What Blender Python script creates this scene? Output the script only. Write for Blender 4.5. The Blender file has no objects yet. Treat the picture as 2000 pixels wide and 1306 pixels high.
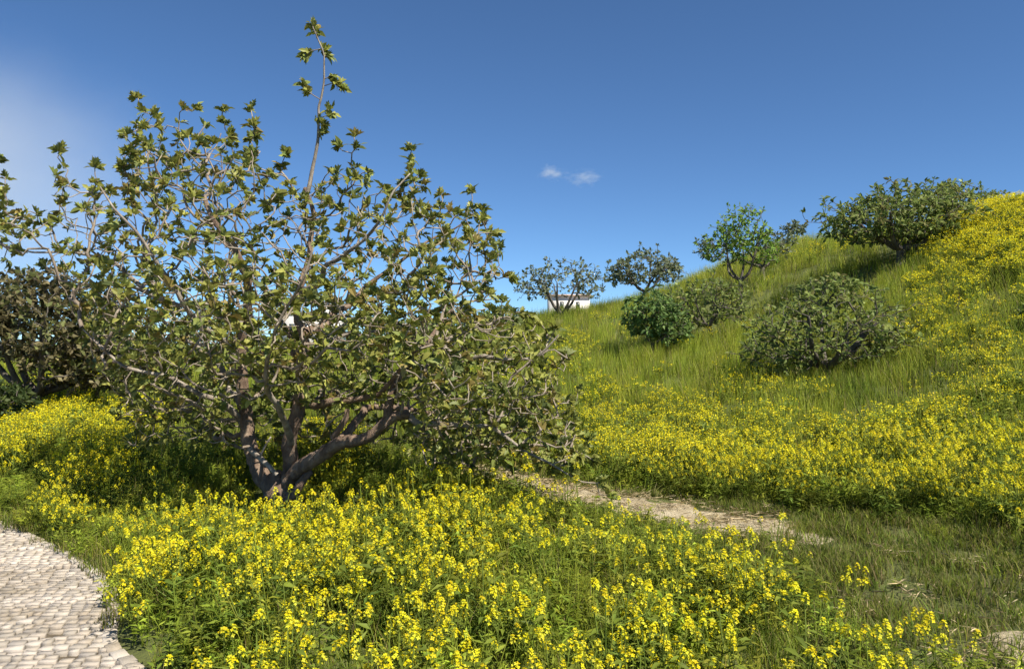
import bpy, math, random
import numpy as np
from mathutils import Vector, Matrix, Euler

random.seed(11)
rng = np.random.default_rng(11)
scene = bpy.context.scene
C = scene.collection

# ------------------------------------------------------------------ camera, sky, sun, exposure
EYE = 1.6
FPX = 1500.0                      # focal length in pixels of the 2000 px wide photograph
PITCH = math.atan((680 - 653) / FPX)
cam = bpy.data.cameras.new('camera')
cam.sensor_width = 36.0
cam.lens = 36.0 * FPX / 2000.0
cam.clip_start = 0.05
cam.clip_end = 6000
camo = bpy.data.objects.new('camera', cam)
camo.location = (0, 0, EYE)
camo.rotation_euler = (math.pi / 2 + PITCH, 0, 0)
C.objects.link(camo)
scene.camera = camo

SUN_EL = math.radians(52)
SUN_DIR = Vector((0.72, -0.69, 0)).normalized() * math.cos(SUN_EL) + Vector((0, 0, math.sin(SUN_EL)))
world = bpy.data.worlds.new('World')
scene.world = world
world.use_nodes = True
wn = world.node_tree.nodes
wl = world.node_tree.links
bg = wn['Background']
sky = wn.new('ShaderNodeTexSky')
sky.sky_type = 'NISHITA'
sky.sun_disc = False
sky.sun_elevation = SUN_EL
sky.sun_rotation = math.atan2(SUN_DIR.x, SUN_DIR.y)
sky.altitude = 1500
sky.air_density = 0.75
sky.dust_density = 0.0
sky.ozone_density = 2.6
stint = wn.new('ShaderNodeMix'); stint.data_type = 'RGBA'; stint.blend_type = 'MULTIPLY'   # clear, deep blue spring air
stint.inputs[0].default_value = 1.0; stint.inputs[7].default_value = (.62, .83, .98, 1)
wl.new(sky.outputs[0], stint.inputs[6]); wl.new(stint.outputs[2], bg.inputs[0])
bg.inputs[1].default_value = 0.088

sun = bpy.data.lights.new('sun', 'SUN')
sun.energy = 5.0
sun.angle = math.radians(0.53)
sun.color = (1.0, 0.93, 0.82)
suno = bpy.data.objects.new('sun', sun)
suno.rotation_euler = (-SUN_DIR).to_track_quat('-Z', 'Y').to_euler()
suno.location = (20, -15, 30)
C.objects.link(suno)

scene.view_settings.view_transform = 'Standard'
scene.view_settings.look = 'None'
scene.view_settings.exposure = 0.75
scene.view_settings.gamma = 1.0
scene.view_settings.use_curve_mapping = False
scene.render.engine = 'CYCLES'
scene.cycles.use_denoising = True
scene.cycles.max_bounces = 4
scene.cycles.diffuse_bounces = 2
scene.cycles.glossy_bounces = 1
scene.cycles.transmission_bounces = 3
scene.cycles.transparent_max_bounces = 4
scene.cycles.volume_bounces = 1
scene.cycles.use_adaptive_sampling = True
scene.cycles.adaptive_threshold = 0.02

# ------------------------------------------------------------------ photograph pixel <-> place
CP, SP = math.cos(PITCH), math.sin(PITCH)

def at(px, py, d):
    """The place at depth d (metres ahead) that the photograph shows at pixel (px, py)."""
    u = (px - 1000) / FPX
    v = (653 - py) / FPX
    t = d / (CP - v * SP)
    return np.array((u * t, d, EYE + (SP + v * CP) * t))

def project(p):
    p = np.asarray(p, float)
    x, y, z = p[..., 0], p[..., 1], p[..., 2] - EYE
    dep = np.maximum(y * CP + z * SP, 1e-3)
    up = -y * SP + z * CP
    return 1000 + FPX * x / dep, 653 - FPX * up / dep

def smooth(a, b, x):
    t = np.clip((x - a) / (b - a), 0, 1)
    return t * t * (3 - 2 * t)

class Noise2:
    """Sum of a few sines in random directions: cheap smooth noise, about -1..1."""
    def __init__(self, seed, scale, n=9):
        r = np.random.default_rng(seed)
        a = r.uniform(0, 2 * np.pi, n)
        f = 2 * np.pi / scale * r.uniform(0.6, 2.2, n)
        self.k = np.stack((np.cos(a) * f, np.sin(a) * f), 1)
        self.p = r.uniform(0, 2 * np.pi, n)
        self.n = n
    def __call__(self, x, y):
        s = 0
        for (kx, ky), p in zip(self.k, self.p):
            s = s + np.sin(kx * x + ky * y + p)
        return s / math.sqrt(self.n) * 0.9

# ------------------------------------------------------------------ terrain height
ctl = [(-6, 1, 0), (0, 1, 0), (5, 1, .05), (-2, 4, 0), (0, 5, 0), (2.6, 4, .0), (-4.8, 7.3, 0), (-8, 9, 0), (-12, 12, 0),
       (-3, 8, .05), (-2.3, 7.6, .06), (0, 9.2, 0), (1.3, 7.7, 0), (2.2, 6.7, 0), (-9, 14, .14), (-14, 20, .4), (-6, 11, .1),
       (-20, 15, .1), (-30, 30, .8), (-1, 11, .08), (-3, 12, .2), (-14, 3, 0), (-20, -6, 0), (0, -8, 0), (10, -6, .1), (18, -4, .6)]
pix = [(1300, 900, 11), (1300, 830, 13.5), (1300, 760, 16), (1300, 692, 19), (1300, 632, 23), (1300, 592, 28), (1300, 581, 31),
       (1300, 592, 38), (1300, 610, 48),
       (1100, 900, 11), (1100, 800, 14.5), (1100, 720, 19), (1100, 660, 24), (1100, 622, 30), (1100, 633, 38), (1100, 645, 48),
       (950, 850, 13), (950, 720, 20), (950, 644, 31), (950, 655, 40),
       (700, 800, 14), (700, 740, 18), (700, 692, 30), (700, 695, 40),
       (400, 730, 20), (400, 702, 32), (100, 760, 20), (100, 722, 32),
       (1500, 940, 9), (1500, 880, 10.5), (1500, 800, 13), (1500, 740, 15.5), (1500, 680, 18), (1500, 620, 21), (1500, 562, 24),
       (1500, 515, 28), (1500, 495, 32), (1500, 525, 40), (1500, 560, 50),
       (1610, 757, 15),
       (1760, 1050, 6.2), (1760, 980, 7.4), (1760, 900, 9), (1760, 800, 11.5), (1760, 700, 14.5), (1760, 600, 17.5),
       (1760, 520, 20.5), (1760, 470, 23.5), (1700, 470, 28), (1700, 520, 38), (1700, 560, 50),
       (2000, 1150, 5), (2000, 1000, 6.6), (2000, 880, 8.6), (2000, 760, 11), (2000, 650, 13.5), (2000, 550, 16),
       (2000, 472, 18.5), (2000, 422, 21), (2000, 440, 26), (2000, 500, 38), (2000, 560, 50),
       (2400, 1000, 6.6), (2400, 700, 12), (2400, 420, 20), (2400, 480, 35)]
CTL = np.array(ctl + [tuple(at(*q)) for q in pix], float)

def _tps(r2):
    return 0.5 * r2 * np.log(r2 + 1e-9)

def _fit():
    n = len(CTL)
    d2 = ((CTL[:, None, :2] - CTL[None, :, :2]) ** 2).sum(-1)
    A = np.zeros((n + 3, n + 3))
    A[:n, :n] = _tps(d2) + np.eye(n) * 0.6
    A[:n, n] = 1
    A[:n, n + 1:] = CTL[:, :2]
    A[n:, :n] = A[:n, n:].T
    return np.linalg.solve(A, np.concatenate((CTL[:, 2], np.zeros(3))))

_W = _fit()
_bump = Noise2(3, 1.7)
_bump2 = Noise2(4, 120.0)

# the paved path's right-hand edge and the trail's centre line, as (x, y)
PATH_EDGE = np.array([(-0.75, -3), (-0.95, 1.0), (-1.25, 2.4), (-1.50, 3.3), (-1.80, 3.85), (-2.15, 4.25), (-2.62, 5.15), (-3.5, 6.1), (-4.85, 7.25),
                      (-6.6, 8.7), (-9.5, 10.8), (-14, 13.5), (-24, 19)], float)
TRAIL = np.array([(4.6, .2), (3.3, 2.9), (2.85, 4.0), (2.80, 4.9), (2.78, 5.8), (2.15, 6.8), (1.35, 7.65), (0.65, 8.45), (-0.05, 9.25), (-1.2, 10.3),
                  (-3.5, 12), (-7, 14)], float)
TRAIL_R = np.array([.80, .50, .34, .05, .05, .46, .52, .52, .48, .38, .36, .3])     # bare ribbon
TRAIL_W = np.array([.85, .75, .72, .75, .75, .56, .54, .54, .48, .38, .36, .3])

def seg_dist(x, y, line):
    """distance to a polyline, signed + on its left, and the fractional index of the nearest point"""
    x = np.asarray(x, float); y = np.asarray(y, float)
    best = np.full(x.shape, 1e9); sgn = np.ones(x.shape); pos = np.zeros(x.shape)
    for i in range(len(line) - 1):
        ax, ay = line[i]; bx, by = line[i + 1]
        dx, dy = bx - ax, by - ay
        L2 = dx * dx + dy * dy
        t = np.clip(((x - ax) * dx + (y - ay) * dy) / L2, 0, 1)
        qx, qy = ax + t * dx, ay + t * dy
        d = np.hypot(x - qx, y - qy)
        s = np.sign(dx * (y - ay) - dy * (x - ax))
        m = d < best
        best = np.where(m, d, best); sgn = np.where(m, s, sgn); pos = np.where(m, i + t, pos)
    return best * sgn, pos

def path_side(x, y):           # > 0 : on the paving
    d, _ = seg_dist(x, y, PATH_EDGE)
    return d

def trail_in(x, y):            # < 1 : on the trail
    d, p = seg_dist(x, y, TRAIL)
    w = np.interp(p, np.arange(len(TRAIL)), TRAIL_W)
    return np.abs(d) / w

def height(x, y):
    x = np.asarray(x, float); y = np.asarray(y, float)
    sh = x.shape
    xf, yf = x.ravel(), y.ravel()
    # thin-plate part is used inside a disc round the place, the far land is gentle
    out = np.empty(xf.size)
    n = len(CTL)
    for s in range(0, xf.size, 40000):
        a, b = xf[s:s + 40000], yf[s:s + 40000]
        ca = np.clip(a, -45, 45); cb = np.clip(b, -20, 60)
        d2 = (ca[:, None] - CTL[None, :, 0]) ** 2 + (cb[:, None] - CTL[None, :, 1]) ** 2
        z = _tps(d2) @ _W[:n] + _W[n] + _W[n + 1] * ca + _W[n + 2] * cb
        r = np.hypot(a, b - 14)
        w = smooth(26, 55, r)
        far = 0.5 + 1.2 * _bump2(a, b) * smooth(60, 400, r)
        z = np.clip(z, -1, 7) * (1 - w) + far * w
        onp = smooth(-0.3, 0.25, path_side(a, b))
        z = z * (1 - onp * smooth(40, 20, r))
        z = z + 0.035 * _bump(a, b) * (1 - onp) * (1 - smooth(1.6, .6, trail_in(a, b)) * .7)
        out[s:s + 40000] = z
    return out.reshape(sh)

def hz(x, y):
    return float(height(np.array([x]), np.array([y]))[0])

# ------------------------------------------------------------------ helpers
def tag(o, label=None, cat=None, group=None, kind=None):
    if label: o['label'] = label
    if cat: o['category'] = cat
    if group: o['group'] = group
    if kind: o['kind'] = kind
    return o

def empty(name, loc=(0, 0, 0)):
    o = bpy.data.objects.new(name, None)
    o.location = loc
    o.empty_display_size = 0.1
    C.objects.link(o)
    return o

def link(name, me, parent=None, link_it=True):
    o = bpy.data.objects.new(name, me)
    if link_it:
        C.objects.link(o)
    if parent is not None:
        o.parent = parent
    return o

def mesh_np(name, V, polys, mats=(), tint=None, smooth_shade=False, mat_idx=None):
    """V (n,3); polys: list of (m,k) int arrays."""
    me = bpy.data.meshes.new(name)
    V = np.asarray(V, np.float32)
    me.vertices.add(len(V))
    me.vertices.foreach_set('co', V.ravel())
    polys = [np.asarray(p, np.int32) for p in polys if len(p)]
    nl = sum(p.size for p in polys); npoly = sum(len(p) for p in polys)
    me.loops.add(nl); me.polygons.add(npoly)
    me.loops.foreach_set('vertex_index', np.concatenate([p.ravel() for p in polys]))
    st = []; o = 0
    for p in polys:
        st.append(o + np.arange(len(p)) * p.shape[1]); o += p.size
    me.polygons.foreach_set('loop_start', np.concatenate(st).astype(np.int32))
    if mat_idx is not None:
        me.polygons.foreach_set('material_index', np.asarray(mat_idx, np.int32))
    if smooth_shade:
        me.polygons.foreach_set('use_smooth', np.ones(npoly, bool))
    if tint is not None:
        a = me.attributes.new('tint', 'FLOAT_COLOR', 'POINT')
        t = np.ones((len(V), 4), np.float32); t[:, :3] = tint
        a.data.foreach_set('color', t.ravel())
    for m in mats:
        me.materials.append(m)
    me.update(calc_edges=True)
    me.validate()
    return me

class Builder:
    def __init__(self):
        self.V = []; self.T = []; self.P = {}; self.n = 0
    def add(self, V, faces, tint=(1, 1, 1)):
        V = np.asarray(V, float)
        self.V.append(V)
        t = np.empty((len(V), 3)); t[:] = tint
        self.T.append(t)
        for f in (faces if isinstance(faces, list) else [faces]):
            f = np.asarray(f, int)
            self.P.setdefault(f.shape[1], []).append(f + self.n)
        self.n += len(V)
    def mesh(self, name, mats, smooth_shade=False):
        return mesh_np(name, np.concatenate(self.V), [np.concatenate(v) for v in self.P.values()], mats, np.concatenate(self.T), smooth_shade)

def tube(b, pts, rad, sides=6, tint=(1, 1, 1), rough=0.0, cap=True):
    pts = np.asarray(pts, float); rad = np.asarray(rad, float)
    n = len(pts)
    if n < 2: return
    tan = np.gradient(pts, axis=0)
    tan /= np.linalg.norm(tan, axis=1)[:, None] + 1e-9
    ref = np.array((0.13, 0.31, 0.94)) if abs(tan[0, 2]) < 0.9 else np.array((0.95, 0.2, 0.1))
    u = np.cross(tan[0], ref); u /= np.linalg.norm(u) + 1e-9
    U = [u]
    for i in range(1, n):
        u = U[-1] - tan[i] * np.dot(U[-1], tan[i]); u /= np.linalg.norm(u) + 1e-9
        U.append(u)
    U = np.array(U); W = np.cross(tan, U)
    ang = np.arange(sides) * 2 * np.pi / sides
    rr = np.broadcast_to(rad[:, None], (n, sides)).copy()
    if rough:
        rr *= 1 + rough * rng.normal(0, 1, (n, 1)) * .5 + rough * rng.normal(0, 1, (n, sides)) * .7 + rough * np.sin(ang * 3 + rng.uniform(0, 6))[None] * .8
    V = pts[:, None] + (U[:, None] * np.cos(ang)[None, :, None] + W[:, None] * np.sin(ang)[None, :, None]) * rr[:, :, None]
    V = V.reshape(-1, 3)
    i = np.arange(n - 1)[:, None] * sides; j = np.arange(sides)[None]; k = (j + 1) % sides
    Q = np.stack((i + j, i + k, i + sides + k, i + sides + j), -1).reshape(-1, 4)
    faces = [Q]
    if cap:
        V = np.concatenate((V, pts[-1:] + tan[-1:] * rad[-1] * .5))
        t = np.stack(((n - 1) * sides + np.arange(sides), (n - 1) * sides + (np.arange(sides) + 1) % sides, np.full(sides, n * sides)), -1)
        faces.append(t)
    if not (isinstance(tint, tuple) or np.ndim(tint) == 1):
        tint = np.repeat(tint, sides, axis=0)
        if cap: tint = np.concatenate((tint, tint[-1:]))
    b.add(V, faces, tint)

def catmull(pts, step):
    pts = np.asarray(pts, float)
    P = np.concatenate((2 * pts[:1] - pts[1:2], pts, 2 * pts[-1:] - pts[-2:-1]))
    out = []
    for i in range(1, len(P) - 2):
        m = max(1, int(np.linalg.norm(P[i + 1, :3] - P[i, :3]) / step))
        for k in range(m):
            t = k / m
            a, b_, c, d = P[i - 1], P[i], P[i + 1], P[i + 2]
            out.append(.5 * (2 * b_ + (c - a) * t + (2 * a - 5 * b_ + 4 * c - d) * t * t + (3 * b_ - a - 3 * c + d) * t ** 3))
    out.append(P[-2])
    return np.array(out)

# ------------------------------------------------------------------ materials
def mat(name):
    m = bpy.data.materials.new(name); m.use_nodes = True
    nt = m.node_tree
    return m, nt.nodes, nt.links, nt.nodes['Principled BSDF'], nt.nodes['Material Output']

def plant_mat(name, transl=0.3, rough=0.5, spec=0.35, vary=0.25, hue=0.03):
    """base colour from the mesh's own tint, a little different on every plant; light shines through"""
    m, n, l, p, out = mat(name)
    at_ = n.new('ShaderNodeAttribute'); at_.attribute_name = 'tint'
    oi = n.new('ShaderNodeObjectInfo')
    hs = n.new('ShaderNodeHueSaturation')
    mr = n.new('ShaderNodeMapRange'); mr.inputs['To Min'].default_value = 1 - vary; mr.inputs['To Max'].default_value = 1 + vary
    l.new(oi.outputs['Random'], mr.inputs['Value'])
    l.new(mr.outputs[0], hs.inputs['Value'])
    ml = n.new('ShaderNodeMath'); ml.operation = 'MULTIPLY'; ml.inputs[1].default_value = 7.13
    fr = n.new('ShaderNodeMath'); fr.operation = 'FRACT'
    mh = n.new('ShaderNodeMapRange'); mh.inputs['To Min'].default_value = .5 - hue; mh.inputs['To Max'].default_value = .5 + hue
    l.new(oi.outputs['Random'], ml.inputs[0]); l.new(ml.outputs[0], fr.inputs[0]); l.new(fr.outputs[0], mh.inputs['Value'])
    l.new(mh.outputs[0], hs.inputs['Hue'])
    l.new(at_.outputs['Color'], hs.inputs['Color'])
    l.new(hs.outputs[0], p.inputs['Base Color'])
    p.inputs['Roughness'].default_value = rough
    p.inputs['Specular IOR Level'].default_value = spec
    if transl:
        tr = n.new('ShaderNodeBsdfTranslucent'); mx = n.new('ShaderNodeMixShader')
        mx.inputs[0].default_value = transl
        l.new(hs.outputs[0], tr.inputs['Color'])
        l.new(p.outputs[0], mx.inputs[1]); l.new(tr.outputs[0], mx.inputs[2]); l.new(mx.outputs[0], out.inputs['Surface'])
    return m

M_GRASS = plant_mat('grass_blade', .5, .6, .18, .25, .02)
M_FLOWER = plant_mat('mustard_plant', .35, .55, .2, .12, .008)
M_LEAF = plant_mat('fig_leaf', .30, .5, .28, .0, .0)
M_LEAF_FAR = plant_mat('hill_leaf', .42, .55, .2, .0, .0)
M_STRAW = plant_mat('dry_straw', .1, .8, .1, .2, .01)

def noise_ramp(n, l, scale, cols, detail=6, rough=.6, coord='Object'):
    tc = n.new('ShaderNodeTexCoord')
    nz = n.new('ShaderNodeTexNoise'); nz.inputs['Scale'].default_value = scale
    nz.inputs['Detail'].default_value = detail; nz.inputs['Roughness'].default_value = rough
    l.new(tc.outputs[coord], nz.inputs['Vector'])
    cr = n.new('ShaderNodeValToRGB')
    els = cr.color_ramp.elements
    while len(els) < len(cols): els.new(.5)
    for e, (pos, c) in zip(els, cols):
        e.position = pos; e.color = (*c, 1)
    l.new(nz.outputs['Fac'], cr.inputs[0])
    return nz, cr

def ground_mat():
    m, n, l, p, out = mat('soil_and_moss')
    nz, cr = noise_ramp(n, l, 1.4, [(.3, (.06, .065, .018)), (.48, (.085, .10, .022)), (.62, (.11, .125, .026)), (.8, (.15, .125, .05))])
    l.new(cr.outputs[0], p.inputs['Base Color'])
    p.inputs['Roughness'].default_value = .95
    nz2, _ = noise_ramp(n, l, 26, [(0, (0, 0, 0)), (1, (1, 1, 1))])
    bp = n.new('ShaderNodeBump'); bp.inputs['Strength'].default_value = .8; bp.inputs['Distance'].default_value = .05
    l.new(nz2.outputs['Fac'], bp.inputs['Height']); l.new(bp.outputs[0], p.inputs['Normal'])
    return m

def trail_mat():
    m, n, l, p, out = mat('trodden_dry_earth')
    nz, cr = noise_ramp(n, l, 3.2, [(.25, (.20, .155, .085)), (.45, (.41, .335, .205)), (.62, (.52, .44, .29)), (.8, (.62, .54, .38))], 10, .7)
    l.new(cr.outputs[0], p.inputs['Base Color'])
    p.inputs['Roughness'].default_value = .95
    nz2, _ = noise_ramp(n, l, 40, [(0, (0, 0, 0)), (1, (1, 1, 1))])
    bp = n.new('ShaderNodeBump'); bp.inputs['Strength'].default_value = 1; bp.inputs['Distance'].default_value = .04
    l.new(nz2.outputs['Fac'], bp.inputs['Height']); l.new(bp.outputs[0], p.inputs['Normal'])
    return m

def sett_mat():
    m, n, l, p, out = mat('pale_limestone_sett')
    at_ = n.new('ShaderNodeAttribute'); at_.attribute_name = 'tint'
    nz, cr = noise_ramp(n, l, 22, [(.25, (.62, .58, .52)), (.5, (.95, .92, .88)), (.75, (1.12, 1.1, 1.08))], 8, .65)
    mx = n.new('ShaderNodeMix'); mx.data_type = 'RGBA'; mx.blend_type = 'MULTIPLY'; mx.inputs[0].default_value = 1
    l.new(at_.outputs['Color'], mx.inputs[6]); l.new(cr.outputs[0], mx.inputs[7])
    gm = n.new('ShaderNodeNewGeometry')
    nzs, crs = noise_ramp(n, l, 1.6, [(.34, (.62, .58, .50)), (.5, (.95, .94, .92)), (.7, (1.04, 1.03, 1.02))], 7, .7)   # wear and trodden-in soil
    l.new(gm.outputs['Position'], nzs.inputs['Vector'])
    mx2 = n.new('ShaderNodeMix'); mx2.data_type = 'RGBA'; mx2.blend_type = 'MULTIPLY'; mx2.inputs[0].default_value = 1
    l.new(mx.outputs[2], mx2.inputs[6]); l.new(crs.outputs[0], mx2.inputs[7])
    l.new(mx2.outputs[2], p.inputs['Base Color'])
    p.inputs['Roughness'].default_value = .8
    bp = n.new('ShaderNodeBump'); bp.inputs['Strength'].default_value = .5; bp.inputs['Distance'].default_value = .01
    l.new(nz.outputs['Fac'], bp.inputs['Height']); l.new(bp.outputs[0], p.inputs['Normal'])
    return m

def joint_mat():
    m, n, l, p, out = mat('sandy_joint')
    nz, cr = noise_ramp(n, l, 5, [(.3, (.07, .055, .035)), (.6, (.14, .11, .07)), (.8, (.20, .165, .11))])
    l.new(cr.outputs[0], p.inputs['Base Color']); p.inputs['Roughness'].default_value = 1
    return m

def bark_mat(name, dark, mid, pale, scale=9, bump=.03):
    m, n, l, p, out = mat(name)
    tc = n.new('ShaderNodeTexCoord'); mp = n.new('ShaderNodeMapping'); mp.inputs['Scale'].default_value = (1, 1, .45)
    l.new(tc.outputs['Object'], mp.inputs['Vector'])
    nz, cr = noise_ramp(n, l, scale, [(.3, dark), (.5, mid), (.68, pale)], 8, .65)
    l.new(mp.outputs[0], nz.inputs['Vector'])
    at_ = n.new('ShaderNodeAttribute'); at_.attribute_name = 'tint'
    mx = n.new('ShaderNodeMix'); mx.data_type = 'RGBA'; mx.blend_type = 'MULTIPLY'; mx.inputs[0].default_value = 1
    l.new(cr.outputs[0], mx.inputs[6]); l.new(at_.outputs['Color'], mx.inputs[7])
    l.new(mx.outputs[2], p.inputs['Base Color'])
    p.inputs['Roughness'].default_value = .85
    nz2, _ = noise_ramp(n, l, scale * 4, [(0, (0, 0, 0)), (1, (1, 1, 1))], 6, .7)
    l.new(mp.outputs[0], nz2.inputs['Vector'])
    bp = n.new('ShaderNodeBump'); bp.inputs['Strength'].default_value = .9; bp.inputs['Distance'].default_value = bump
    l.new(nz2.outputs['Fac'], bp.inputs['Height']); l.new(bp.outputs[0], p.inputs['Normal'])
    return m

M_GROUND, M_TRAIL, M_SETT, M_JOINT = ground_mat(), trail_mat(), sett_mat(), joint_mat()
M_BARK = bark_mat('fig_bark', (.08, .05, .034), (.20, .135, .092), (.36, .27, .19))
M_BARK_FAR = bark_mat('weathered_bark', (.05, .042, .034), (.105, .088, .07), (.17, .148, .12))
M_TWIG = bark_mat('fig_twig_bark', (.13, .105, .08), (.25, .21, .165), (.40, .355, .29), 14, .01)

def plain(name, col, rough=.8, var=.12, scale=3):
    m, n, l, p, out = mat(name)
    a = tuple(c * (1 - var) for c in col); b = tuple(min(1, c * (1 + var)) for c in col)
    nz, cr = noise_ramp(n, l, scale, [(.3, a), (.7, b)])
    l.new(cr.outputs[0], p.inputs['Base Color']); p.inputs['Roughness'].default_value = rough
    return m

# ------------------------------------------------------------------ the ground
def axis(lo, hi, fine_lo, fine_hi, fine, grow=1.25):
    a = list(np.arange(fine_lo, fine_hi + 1e-6, fine))
    s, v = fine, fine_hi
    while v < hi: s *= grow; v = min(hi, v + s); a.append(v)
    s, v = fine, fine_lo; pre = []
    while v > lo: s *= grow; v = max(lo, v - s); pre.append(v)
    return np.array(pre[::-1] + a)

xs = axis(-2500, 2500, -16, 20, .16); ys = axis(-300, 3500, 1, 36, .16)
X, Y = np.meshgrid(xs, ys)
Z = height(X, Y)
nx, ny = len(xs), len(ys)
i = np.arange(ny - 1)[:, None] * nx + np.arange(nx - 1)[None]
Q = np.stack((i, i + 1, i + nx + 1, i + nx), -1).reshape(-1, 4)
# the sheet dips under the paving so that the setts lie in it
Z = Z - 0.05 * smooth(0.02, 0.2, path_side(X, Y)) * (np.hypot(X, Y) < 40)
ground = link('ground', mesh_np('ground', np.stack((X, Y, Z), -1).reshape(-1, 3), [Q], [M_GROUND], smooth_shade=True))
tag(ground, 'grassy hillside rising to the right behind the fig tree', 'ground', kind='structure')

# the trail: a ribbon just above the ground
tl = catmull(np.concatenate((TRAIL, TRAIL_R[:, None]), 1), .12)
tt = np.gradient(tl[:, :2], axis=0); tt /= np.linalg.norm(tt, axis=1)[:, None]
nrm = np.stack((-tt[:, 1], tt[:, 0]), 1)
K = 9
wob = Noise2(21, .8)
rows = []
for k in range(K):
    f = (k / (K - 1) * 2 - 1)
    w = tl[:, 2] * (1.05 + .28 * wob(tl[:, 0] + 9 * np.sign(f), tl[:, 1]))
    xy = tl[:, :2] + nrm * (w * f)[:, None]
    rows.append(np.concatenate((xy, (height(xy[:, 0], xy[:, 1]) + .020 - .05 * f ** 4 - .07 * smooth(.3, .08, tl[:, 2]))[:, None]), 1))
TV = np.stack(rows, 1)
m_ = len(tl)
i = np.arange(m_ - 1)[:, None] * K + np.arange(K - 1)[None]
TQ = np.stack((i, i + K, i + K + 1, i + 1), -1).reshape(-1, 4)
trail = link('trail', mesh_np('trail', TV.reshape(-1, 3), [TQ[:, ::-1]], [M_TRAIL], smooth_shade=True))
tag(trail, 'pale trodden dirt trail curving between the flowers and the hill', 'trail', kind='structure')

# the paved path: a bed sheet and setts in rows
pe = catmull(PATH_EDGE, .25)
left = pe + np.array((-14.0, -9.0))
PV = np.concatenate((np.c_[pe, np.full(len(pe), -.022)], np.c_[left, np.full(len(pe), -.022)]))
n_ = len(pe)
i = np.arange(n_ - 1)
PQ = np.stack((i, i + 1, i + 1 + n_, i + n_), -1)
path = link('path', mesh_np('path', PV, [PQ], [M_JOINT]))
tag(path, 'path paved with small pale stone setts along the flower patch', 'path', kind='structure')

SETT_TINTS = [tuple(.92 * c for c in t) for t in [(.50, .455, .395), (.56, .51, .45), (.43, .395, .345), (.52, .465, .395), (.60, .555, .495), (.40, .37, .335)]]
setts = []      # (centre x, y, half length, half width, angle)
_rowbend = Noise2(31, 2.4)
row = -1.0
vv = -2.0
while vv < 13.5:
    w = rng.uniform(.052, .074)
    uu = -12.0 + rng.uniform(0, .1)
    while uu < -0.6:
        ln = rng.uniform(.05, .098)
        cx = uu + ln / 2; cy = vv + w / 2 + .05 * float(_rowbend(cx, vv)) + .06 * cx
        setts.append((cx, cy, ln / 2 - .0038, w / 2 - .0042, .06 + rng.normal(0, .035)))
        uu += ln
    vv += w
S = np.array(setts)
ps = path_side(S[:, 0], S[:, 1])
keep = (ps > .055) & (ps < 6.5) & (S[:, 1] > 1.5) & (rng.random(len(S)) > .012)
S = S[keep]
# two courses laid lengthwise along the edge
edge = catmull(PATH_EDGE[1:], .02)
el = np.concatenate(((0,), np.cumsum(np.linalg.norm(np.diff(edge, axis=0), axis=1))))
es = []
for course in range(1):
    s = 0.0
    while s < el[-1] - 1:
        ln = rng.uniform(.08, .13)
        cx = np.interp(s + ln / 2, el, edge[:, 0]); cy = np.interp(s + ln / 2, el, edge[:, 1])
        ex = np.interp(s + ln, el, edge[:, 0]) - np.interp(s, el, edge[:, 0]); ey = np.interp(s + ln, el, edge[:, 1]) - np.interp(s, el, edge[:, 1])
        a = math.atan2(ey, ex)
        off = .05 + .09 * course
        es.append((cx - math.sin(a) * off, cy + math.cos(a) * off, ln / 2 - .006, .039, a + rng.normal(0, .02)))
        s += ln
S = np.concatenate((S, np.array(es)))
n_edge = len(es)

def sett_template(seed):
    r = np.random.default_rng(seed)
    q = np.array([(-1, -1), (1, -1), (1, 1), (-1, 1)], float)
    q = q * (1 - r.uniform(0, .11, (4, 2)))
    lo = np.c_[q, np.full(4, -1.0)]
    md = np.c_[q, np.full(4, -.13)]
    up = np.c_[q * .935, r.uniform(-.04, .10, 4)]
    V = np.concatenate((lo, md, up))
    F = []
    for a in (0, 4):
        for k in range(4): F.append((a + k, a + (k + 1) % 4, a + 4 + (k + 1) % 4, a + 4 + k))
    F.append((8, 9, 10, 11))
    return V, np.array(F)

ST = [sett_template(s) for s in range(8)]
ppx, ppy = project(np.c_[S[:, :2], np.zeros(len(S))])
inview = (ppx > -5) & (ppx < 290) & (ppy > 1000) & (ppy < 1310)
score = np.where(inview, ppy, -1)
order = np.argsort(-score)
single = set(order[:300].tolist())
sett_meshes = []
for k in range(24):
    V, F_ = ST[k % 8]
    sett_meshes.append(mesh_np('sett', V, [F_], [M_SETT], np.broadcast_to(SETT_TINTS[k % 6], (len(V), 3))))
b = Builder()
SZ = .034
for j, (cx, cy, hl, hw, a) in enumerate(S):
    zt = rng.normal(0, .0035) + (.006 if j >= len(S) - n_edge else 0); tx, ty = rng.normal(0, .022, 2)
    if j in single:
        o = link('sett', sett_meshes[rng.integers(24)], path)
        o.location = (cx, cy, zt); o.scale = (hl, hw, SZ); o.rotation_euler = (tx, ty, a)
    else:
        V, F_ = ST[rng.integers(8)]
        R = np.array(Euler((tx, ty, a)).to_matrix())
        b.add((V * (hl, hw, SZ)) @ R.T + (cx, cy, zt), F_, SETT_TINTS[rng.integers(6)])
rest = link('setts', b.mesh('setts', [M_SETT]), path); tag(rest, kind='stuff')

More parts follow.
